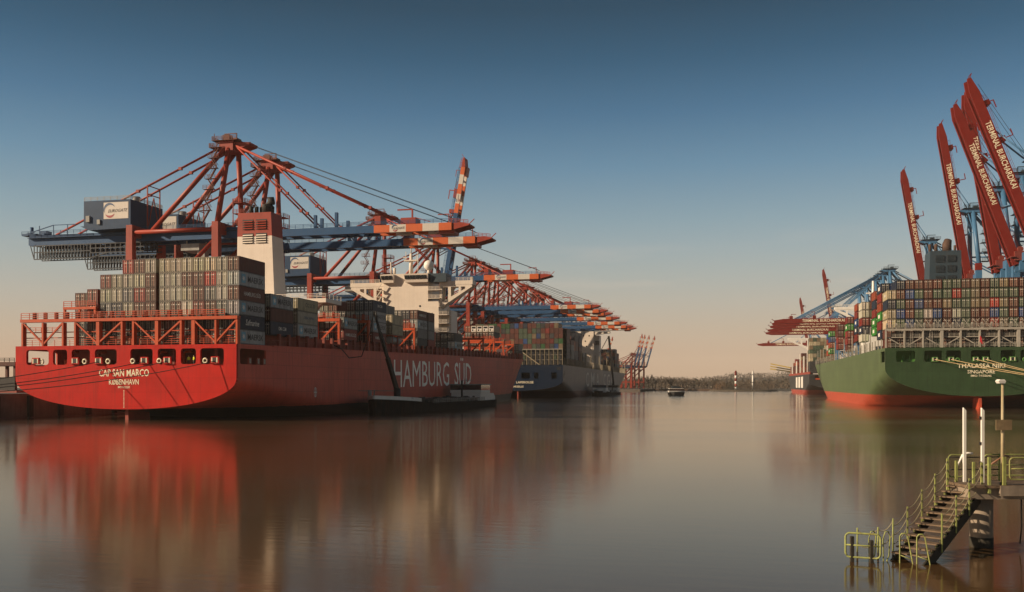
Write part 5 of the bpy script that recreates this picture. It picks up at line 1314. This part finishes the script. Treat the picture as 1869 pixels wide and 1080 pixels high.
# harbour launch under way in the middle of the basin
bt = empty("harbour_boat", (-34.5, 640, 0), R(10), "small dark harbour boat with white cabin band in mid basin", "boat")
m = MB()
for k, (y, b, z) in enumerate(((-7, 2.2, 2.6), (-4, 5.2, 2.3), (0, 5.6, 2.1), (6, 5.5, 2.1), (9, 4.8, 2.2))): m.v += [(-b * .8, y, -.6), (-b, y, z), (b, y, z), (b * .8, y, -.6)]
for k in range(4):
    for j in range(3): a = 4 * k + j; m.face([a, a + 1, a + 5, a + 4])
m.face([0, 1, 2, 3]); m.face([16, 17, 18, 19])
m.build("hull", M_black, bt)
MB().box(-5.0, 5.0, -2, 7, 2.2, 3.3).build("cabin", M_white, bt); MB().box(-4.5, 4.5, -1.5, 6.5, 3.31, 4.6).build("window", M_glass, bt); MB().box(-4.7, 4.7, -1.8, 6.8, 4.61, 4.95).build("roof", M_white, bt); MB().box(-2.8, 2.8, 0, 4, 4.96, 6.3).build("wheelhouse", M_blue_grey, bt)
m = MB(); m.tube([(0, 3, 6.3), (0, 3, 8)], .1); m.build("mast", M_grey_steel, bt)

# ------------------------------------------------------------------ gangway tower on the left quay edge
gt = empty("gangway_tower", (-163.2, 185, 5), 0, "dark rusty steel gangway tower on the quay left of the red stern", "tower")
M_rust = paint("rusty_brown_steel", (.1, .035, .025), rough=.75, var=.4, streak=.4)
for x in (-4, 2.6):
    for y in (-2, 3): MB().box(x, x + .6, y, y + .6, .1, 6.2).build("post", M_rust, gt)
MB().box(-5, 3.6, -2.6, 4, 6.21, 7.1).build("roof", M_rust, gt); MB().box(-4, 3.2, -2.2, -2.0, .6, 3.6).build("panel", M_soot, gt); MB().box(-6, 4.2, -2.8, 4.2, .0, .5).build("base", M_red_dark, gt)
m = MB(); railing(m, (-4.8, -2.5, 7.1), (3.4, -2.5, 7.1), .9, 1.2, .05); m.build("handrail", M_soot, gt)

# ------------------------------------------------------------------ landing stage and stairs in the right foreground
M_lime = paint("lime_green_paint", (.3, .33, .1), rough=.6, var=.35, scale=5, streak=.7, streak_col=(.2, .14, .05))
M_timber = paint("wet_timber", (.17, .115, .07), rough=.8, var=.45, scale=3, bump=.4)
M_pile = paint("pile_concrete", (.27, .215, .16), rough=.85, var=.25, scale=1.5, streak=.35, streak_col=(.08, .06, .045), bump=.2)
M_weed = paint("weedy_steel", (.035, .03, .02), rough=.85, var=.5, scale=4)
M_chain = paint("galvanised_chain", (.34, .3, .18), rough=.6, var=.3, scale=5)
th_ = R(THETA)
def cw(xc, zc, z=0.0): return Vector((xc * math.cos(th_) - zc * math.sin(th_), xc * math.sin(th_) + zc * math.cos(th_), z))
PO = cw(19.2, 38.0)
def pl(xc, zc, z): return Vector((xc - 19.2, zc - 38.0, z))
PZ = 2.6
pier = empty("landing_stage", PO, th_, "concrete landing stage on a round pile with lime green railings", "pier")
m = MB(); m.tube([pl(19.25, 38.2, -1.5), pl(19.25, 38.2, 2.1)], .44, 24); m.build("pile", M_pile, pier)
m = MB(); m.tube([pl(19.25, 38.2, -.4), pl(19.25, 38.2, .42)], .452, 24); m.build("weed_band", M_weed, pier)
MB().box(-.9, 6.5, -.65, 1.1, 2.05, 2.5).build("beam", M_pile, pier)
MB().box(-1.0, 6.5, -.8, 1.2, 2.51, 2.62).build("deck", M_timber, pier)
MB().box(.3, 6.5, -.83, -.7, 2.2, 2.6).build("edge_board", M_pile, pier)
def loop_rail(name, p0, p1, z0, z1, r, mt, parent, mid=True):
    a, b = Vector(p0), Vector(p1); d = (b - a); L_ = d.length; d.normalize(); rr = .16
    pts = []
    for cx, cz, s0 in ((L_ - rr, z1 - rr, 0), (rr, z1 - rr, 90), (rr, z0 + rr, 180), (L_ - rr, z0 + rr, 270)):
        for k in range(5):
            t = R(s0 + 90 * k / 4); u = cx + rr * math.cos(t); pts.append(Vector((a.x + d.x * u, a.y + d.y * u, cz + rr * math.sin(t))))
    pts.append(pts[0]); m = MB(); m.tube(pts, r, 6, cap=False)
    if mid: zm = (z0 + z1) / 2; m.tube([(a.x, a.y, zm), (b.x, b.y, zm)], r * .8, 6)
    return m.build(name, mt, parent)
loop_rail("guard_rail", (.72, -.72), (1.75, -.72), 2.85, 3.72, .035, M_lime, pier)
loop_rail("guard_rail", (1.9, -.72), (3.3, -.72), 2.85, 3.75, .035, M_lime, pier)
loop_rail("guard_rail", (.6, 1.05), (2.6, 1.05), 2.85, 3.72, .03, M_lime, pier)
loop_rail("guard_rail", (-.98, .9), (-.3, .95), 2.8, 3.72, .03, M_lime, pier, False)
for x, y, w in ((.45, -.7, .12), (1.82, -.72, .09), (3.4, -.72, .09), (-.15, -.72, .1), (1.2, 1.05, .1), (2.7, 1.05, .1)): MB().box(x, x + w, y - .05, y + .05, 2.3, 3.75).build("rail_post", M_lime, pier)
m = MB(); m.tube([(-1.0, 1.0, 3.6), (1.2, 1.05, 3.62)], .025, 6); m.tube([(-.9, 1.0, 3.1), (1.2, 1.05, 3.1)], .025, 6); m.build("hand_line", M_soot, pier)
m = MB(); m.tube([(-.55, 1.0, 3.2), (-.38, .9, 3.72), (-.2, .85, 3.8), (.0, .8, 3.78)], .05, 6); m.build("davit_hook", M_white, pier)
m = MB(); m.tube([(.1, -.5, 3.45), (.75, -.3, 3.8), (.95, -.25, 3.72)], .035, 6); m.build("lever_arm", paint("rusty_arm", (.25, .12, .07), var=.4), pier)
m = MB(); m.tube([(1.3, -.5, 2.05), (1.32, -.5, .9), (1.25, -.5, .25)], .03, 6); m.build("hanging_hose", M_soot, pier)
# white guide posts
for k, (xc, zc, zt) in enumerate(((18.75, 38.6, 5.55), (19.35, 38.3, 5.55))):
    p = empty("guide_post", cw(xc, zc, 2.62), th_, f"{['left', 'right'][k]} white guide post with slanted top at the head of the stairs", "post", "white guide posts")
    m = MB(); m.hexa([(-.055, -.05, 0), (.055, -.05, 0), (.055, .05, 0), (-.055, .05, 0), (-.055, -.05, zt - 2.47), (.055, -.05, zt - 2.58), (.055, .05, zt - 2.58), (-.055, .05, zt - 2.47)]); m.build("shaft", M_white, p)
    if k:
        for z in (.75, 1.55, 2.6): MB().box(-.12, -.056, -.04, .05, z, z + .12).build("bracket", M_soot, p)
# lamp post with a blank weathered sign board
lp = empty("lamp_post", cw(19.75, 37.5, 2.62), th_, "slim lamp post carrying a rusty blank board beside the stairs", "lamp post")
MB().tube([(0, 0, 0), (0, 0, 4.1)], [.075, .05], 10).build("shaft", paint("tan_pole", (.42, .34, .2), var=.2, scale=2), lp)
m = MB(); m.hexa([(-.18, -.12, 4.08), (.05, -.12, 4.08), (.05, .12, 4.08), (-.18, .12, 4.08), (-.23, -.14, 4.17), (.07, -.14, 4.17), (.07, .14, 4.17), (-.23, .14, 4.17)]); m.prism([(-.23, 4.17), (.07, 4.17), (.0, 4.24), (-.16, 4.24)], 'y', -.14, .14); m.build("lamp_head", M_white, lp)
MB().box(-.32, .32, -.12, -.08, 2.2, 2.62).build("board", paint("rusty_board", (.24, .17, .09), rough=.7, var=.45, scale=4, streak=.6), lp)
MB().box(-.12, .12, -.1, .1, 0, .1).build("base_plate", M_soot, lp)
# stairs
rt, rb_ = Vector((18.65, 38.35)), Vector((14.8, 34.8))
run = (rb_ - rt); RL = run.length; run.normalize(); per = Vector((-run.y, run.x)) * -1
if per.x < 0: per = -per
stair = empty("boat_stair", PO, th_, "timber stair with lime green posts and chains descending into the water", "stairs")
def sp3(t, off, z): q = rt + run * (RL * t) + per * off; return pl(q.x, q.y, z)
NT = 13
for k in range(NT):
    t = (k + .1) / NT; z = 2.45 - 2.35 * k / NT
    for q in (0, 1):
        a, b = sp3(t + .04 * q, -.68, z), sp3(t + .04 * q, .68, z)
        MB().bar(a, b, .19, .05).build("tread", M_timber, stair)
    for off in (-.6, .58): MB().bar(sp3(t + .01, off, z - .2), sp3(t + .01, off, z - .03), .08, .05).build("riser_block", M_lime, stair)
for off in (-.6, .62): MB().bar(sp3(0, off, 2.1), sp3(1.02, off, -.2), .07, .42).build("stringer", M_weed, stair)
posts = {}
for sd, off, ts in ((0, -.7, (.0, .235, .47, .715, .95)), (1, .72, (.03, .27, .51, .76))):
    for t in ts:
        z = 2.45 - 2.35 * t; w = .08 if t < .05 else .045
        MB().bar(sp3(t, off, z - .35), sp3(t, off, z + 1.12), w).build("post", M_lime, stair)
    for a, b in zip(ts, ts[1:]):
        for hgt in (1.05, .7, .36):
            p0, p1 = sp3(a, off, 2.45 - 2.35 * a + hgt), sp3(b, off, 2.45 - 2.35 * b + hgt); m = MB()
            m.tube([p0.lerp(p1, q / 10) - Vector((0, 0, .62 * (q / 10) * (1 - q / 10))) for q in range(11)], .02, 4); m.build("chain", M_chain, stair)
for t, off in ((.0, -.35), (.03, .4)): MB().bar(sp3(t, off, 2.3), sp3(t, off, 3.5), .09).build("post", M_lime, stair)
# swim ladders with hooped stiles in the water by the bottom step
for k, (xc, zc) in enumerate(((14.45, 34.7), (15.0, 34.5))):
    l_ = empty("hooped_ladder", cw(xc, zc, 0), th_, f"{['left', 'right'][k]} lime green hooped ladder rail at the foot of the stairs", "ladder rail", "hooped ladder rails")
    m = MB(); m.tube([(0, 0, -.6), (0, 0, 1.0), (.06, -.02, 1.1), (.17, -.06, 1.12), (.25, -.1, 1.0), (.4, -.2, .0), (.4, -.2, -.5)], .028, 6, cap=False); m.build("rail", M_lime, l_)
    m = MB(); m.tube([(0, 0, .3), (.4, -.2, .15)], .02, 6); m.build("rung", M_lime, l_)
# mooring stakes with chains further out
stk = [(13.2, 35.6, 1.18), (13.95, 35.5, 1.22), (14.5, 35.45, 1.55)]
tips = []
for k, (xc, zc, h_) in enumerate(stk):
    s_ = empty("mooring_stake", cw(xc, zc, 0), th_, f"thin lime green stake standing in the water, {ORD[k]} from the guard frame", "stake", "stakes in the water")
    MB().tube([(0, 0, -1), (0, 0, .25)], .035, 6).build("wet_foot", M_weed, s_); MB().tube([(0, 0, .25), (0, 0, h_)], .03, 6).build("shaft", M_lime, s_)
    tips.append(cw(xc, zc, h_ - .08))
tips.append(PO + Matrix.Rotation(th_, 3, 'Z') @ sp3(.95, -.7, 1.2))
for k in range(3):
    for d_ in (0, .5):
        m = MB(); a, b = tips[k] - Vector((0, 0, d_)), tips[k + 1] - Vector((0, 0, d_))
        m.tube([a.lerp(b, q / 10) - Vector((0, 0, .8 * (q / 10) * (1 - q / 10))) for q in range(11)], .016, 4)
        tag(m.build("stake_chain", M_chain), f"{['upper', 'lower'][int(d_ * 2)]} sagging chain, {ORD[k]} span from the guard frame", "chain", "chains between stakes")
for k, (xc, zc) in enumerate(((13.55, 35.3), (14.05, 35.2))):
    m = MB(); m.tube([(0, 0, -.4), (-.03, 0, .8), (.05, 0, 1.08), (.16, 0, 1.1), (.24, 0, .9), (.2, 0, .2), (.05, -.05, -.1)], .025, 6, cap=False)
    o = m.build("hoop", M_lime, None, cw(xc, zc, 0), (0, 0, th_)); tag(o, f"{['left', 'right'][k]} narrow hoop rail standing in the water behind the guard frame", "hoop", "hoops in the water")
gf = empty("guard_frame", cw(12.55, 34.9, 0), th_, "rounded lime green guard frame standing in the water at lower right", "rail")
loop_rail("frame", (0, .15), (1.12, -.35), .18, 1.08, .04, M_lime, gf)
for x, y, z in ((.22, .06, .95), (.84, -.22, .85)): MB().box(x - .06, x + .06, y - .05, y + .09, -1, z).build("stake", M_weed, gf)

# ------------------------------------------------------------------ far bank: lighthouses, houses, trees
lh = empty("lighthouse", (8.3, 1150, 2), 0, "slim red and white banded light tower on the far spit", "lighthouse")
bands = [M_white, M_crane_red, M_white, M_kai_red, M_white, M_kai_red]
for k in range(6): MB().tube([(0, 0, 3.4 * k), (0, 0, 3.4 * k + 3.39)], 1.3, 12).build("band", bands[k], lh)
m = MB(); m.tube([(0, 0, 20.4), (0, 0, 20.8)], 2.2, 12); m.tube([(0, 0, 20.8), (0, 0, 22.4), (0, 0, 23)], [1.2, 1.2, .2], 10); m.build("lantern", M_kai_red, lh)
lh = empty("lighthouse", (28.1, 1152, 2), 0, "slim white light tower with gallery on the far spit", "lighthouse")
MB().tube([(0, 0, 0), (0, 0, 21)], [1.1, .9], 12).build("shaft", M_white, lh)
m = MB(); m.tube([(0, 0, 18.2), (0, 0, 18.9)], 2.2, 12); m.build("gallery", M_grey_steel, lh)
m = MB(); m.tube([(0, 0, 21), (0, 0, 22.4)], 1.0, 10); m.build("lantern", M_white, lh)
m = MB(); m.tube([(0, 0, 8.5), (0, 0, 9.1)], 1.8, 10); m.build("band", M_soot, lh)
M_house = paint("white_render", (.7, .62, .48), var=.1); M_roof = paint("dark_roof", (.08, .05, .04), var=.2)
for k, (x, y, w_, hh) in enumerate(((-87, 2120, 8, 9), (-36, 2150, 6, 12), (178, 2250, 26, 10), (238, 2260, 12, 16), (254, 2280, 12, 18), (258, 2150, 16, 9))):
    z = hill_h(x, y)
    h_ = empty("hill_house", (x, y, z), 0, f"pale house among trees on the far hillside, {ORD[k]} from the left", "house", "houses on the far hillside")
    MB().box(-w_ / 2, w_ / 2, -5, 5, -2, hh).build("wall", M_house, h_)
    MB().prism([(-w_ / 2 - .5, hh), (w_ / 2 + .5, hh), (0, hh + 3.5)], 'y', -5.4, 5.4).build("roof", M_roof, h_)
    for q in range(3): MB().box(-w_ / 2 + w_ * (q + .3) / 3, -w_ / 2 + w_ * (q + .7) / 3, -5.08, -5.01, hh * .5, hh * .75).build("window", M_glass, h_)
M_twig = paint("bare_twigs", (.115, .08, .05), rough=.95, var=.35, scale=.5)
M_bark = paint("bark", (.06, .045, .035), rough=.95, var=.3)
M_autumn = paint("orange_leaves", (.2, .1, .035), rough=.9, var=.35, scale=.5)
M_dark_leaf = paint("dark_scrub", (.06, .05, .03), rough=.9, var=.4, scale=.5)
def bare_tree(seed, h_):
    r_ = random.Random(seed); tr, tw = MB(), MB()
    tr.tube([(0, 0, -1), (.2, 0, h_ * .25), (0, .2, h_ * .45)], [h_ * .03, h_ * .022, h_ * .015], 6)
    ends = []
    for k in range(11):
        a = 2 * math.pi * k / 11 + r_.uniform(-.3, .3); z0 = h_ * r_.uniform(.2, .45); l_ = h_ * r_.uniform(.35, .55); el = R(r_.uniform(40, 78))
        p0 = Vector((0, 0, z0)); p1 = p0 + Vector((math.cos(a) * math.cos(el), math.sin(a) * math.cos(el), math.sin(el))) * l_
        tr.tube([p0, p0.lerp(p1, .5) + Vector((0, 0, -.03 * l_)), p1], [h_ * .012, h_ * .008, h_ * .003], 4)
        for q in range(26):
            t = r_.uniform(.25, 1); b0 = p0.lerp(p1, t); d_ = Vector((math.cos(a) + r_.uniform(-1.2, 1.2), math.sin(a) + r_.uniform(-1.2, 1.2), r_.uniform(.3, 2.0))).normalized() * h_ * r_.uniform(.06, .17)
            w = d_.cross(Vector((r_.random(), r_.random(), .1))).normalized() * h_ * .006
            i = len(tw.v); tw.v += [tuple(b0 - w), tuple(b0 + w), tuple(b0 + d_)]; tw.face([i, i + 1, i + 2])
    return tr.mesh("trunk", M_bark), tw.mesh("crown", M_twig, recalc=False)
TV = [bare_tree(s_, 20) for s_ in (1, 2, 3, 4)]
rt_ = random.Random(5)
for k in range(22):
    x = -130 + k * 5.4 + rt_.uniform(-2, 2); y = rt_.uniform(1222, 1262); v = TV[k % 4]; s_ = rt_.uniform(.75, 1.12) * (1.08 if k < 12 else .85)
    t_ = empty("bare_tree", (x, y, 2.2), rt_.uniform(0, 6), f"bare winter tree on the far bank, {ORD[k] if k < 18 else ['nineteenth', 'twentieth', 'twenty-first', 'twenty-second'][k - 18]} from the far cranes", "tree", "bare trees on the far bank")
    t_.scale = (s_,) * 3; link("trunk", v[0], t_); link("crown", v[1], t_)
def bush(seed, rx, h_, mt, n=900):
    r_ = random.Random(seed); m = MB()
    for q in range(n):
        a = r_.uniform(0, 2 * math.pi); el = math.asin(r_.uniform(-.1, 1)); rr = r_.uniform(.45, 1) * (1 + .18 * math.sin(3 * a + seed) * math.cos(2 * el))
        p = Vector((math.cos(a) * math.cos(el) * rx * rr, math.sin(a) * math.cos(el) * rx * rr, math.sin(el) * h_ * rr)); s_ = r_.uniform(.25, .7)
        d1, d2 = Vector((r_.uniform(-1, 1), r_.uniform(-1, 1), r_.uniform(-1, 1))) * s_, Vector((r_.uniform(-1, 1), r_.uniform(-1, 1), r_.uniform(-1, 1))) * s_
        i = len(m.v); m.v += [tuple(p), tuple(p + d1), tuple(p + d2)]; m.face([i, i + 1, i + 2])
    tr = MB(); tr.tube([(0, 0, -.5), (0, 0, h_ * .6)], [.35, .12], 5)
    return m.mesh("crown", mt, recalc=False), tr.mesh("trunk", M_bark)
BV = [bush(1, 6.5, 11, M_autumn), bush(2, 6, 9, M_dark_leaf), bush(3, 5, 12, M_twig), bush(4, 5.5, 11, M_twig)]
for k, (x, v, s_) in enumerate(((-13, 0, 1.0), (-7, 0, 1.05), (-3, 1, 1.1), (2, 1, 1.15), (6, 1, .8), (14, 2, .9), (19, 3, .95), (24, 3, .9), (31, 2, .95), (36, 3, 1.05), (41, 2, 1.05), (46, 3, 1.0), (50, 2, .85))):
    lab = ["orange-leaved willow", "dark scrubby bush", "bare brown bush", "bare brown bush"][v]
    t_ = empty("shrub", (x, 1150 + rt_.uniform(-10, 12), 1.8), rt_.uniform(0, 6), f"{lab} on the far spit, {ORD[k]} from its left end", "shrub", "shrubs on the far spit")
    t_.scale = (s_,) * 3; link("crown", BV[v][0], t_); link("trunk", BV[v][1], t_)
# the wooded hillside behind reads as one mass
m = MB(); r_ = random.Random(9)
for q in range(5200):
    y = 1290 + 1760 * r_.random() ** .9; x = r_.uniform(-560, 640) * (y / 2200); z = hill_h(x, y); con = r_.random() < .12
    rx, hh = (r_.uniform(3, 5), r_.uniform(12, 18)) if con else (r_.uniform(5, 9), r_.uniform(9, 15))
    for u in range(20):
        a = r_.uniform(0, 6.283); t = r_.random(); rr = (1 - t) if con else math.sqrt(max(.05, 1 - (t * 1.6 - .6) ** 2)); 
        p = Vector((x + math.cos(a) * rx * rr, y + math.sin(a) * rx * rr, z + t * hh)); s_ = r_.uniform(1.2, 3.0)
        d1, d2 = Vector((r_.uniform(-1, 1), r_.uniform(-1, 1), r_.uniform(-1, 1))) * s_, Vector((r_.uniform(-1, 1), r_.uniform(-1, 1), r_.uniform(-.3, 1.4))) * s_
        i = len(m.v); m.v += [tuple(p), tuple(p + d1), tuple(p + d2)]; m.face([i, i + 1, i + 2], 1 if con else 0)
o = m.mesh("woodland", [paint("winter_woodland", (.085, .062, .042), rough=.95, var=.4, scale=.03), paint("conifer_green", (.035, .042, .025), rough=.95, var=.3, scale=.05)], recalc=False)
tag(link("woodland", o), "brown winter woodland covering the far hillside", "trees", kind='stuff')
# pale yellow far crane booms beyond the black ship
yc = empty("far_crane", (86, 1330, 5), 0, "far yellow crane with slanting booms just left of the black ship", "crane")
M_yel = paint("yellow_crane", (.6, .42, .1), var=.1)
for q in range(3): MB().bar((8, q * 6, 24 - q * 2.2), (-30, q * 6, 32 - q * 3.4), 1.6).build("boom", M_yel, yc)
for x in (6, 20): MB().bar((x, 4, 0), (x, 4, 26), 1.6).build("leg", M_yel, yc)

# ------------------------------------------------------------------ thin haze over the basin
if HAZE:
    hz = MB().box(-1500, 1500, -250, 4600, -4, 140).build("haze", [])
    hm_ = bpy.data.materials.new("haze"); hm_.use_nodes = True; nt = hm_.node_tree
    nt.nodes.remove(nt.nodes["Principled BSDF"])
    pv = nt.nodes.new("ShaderNodeVolumePrincipled"); pv.inputs["Color"].default_value = (.95, .88, .8, 1); pv.inputs["Density"].default_value = HAZE; pv.inputs["Anisotropy"].default_value = 0.0
    nt.links.new(pv.outputs[0], nt.nodes["Material Output"].inputs["Volume"])
    hz.data.materials.append(hm_); tag(hz, kind='stuff')
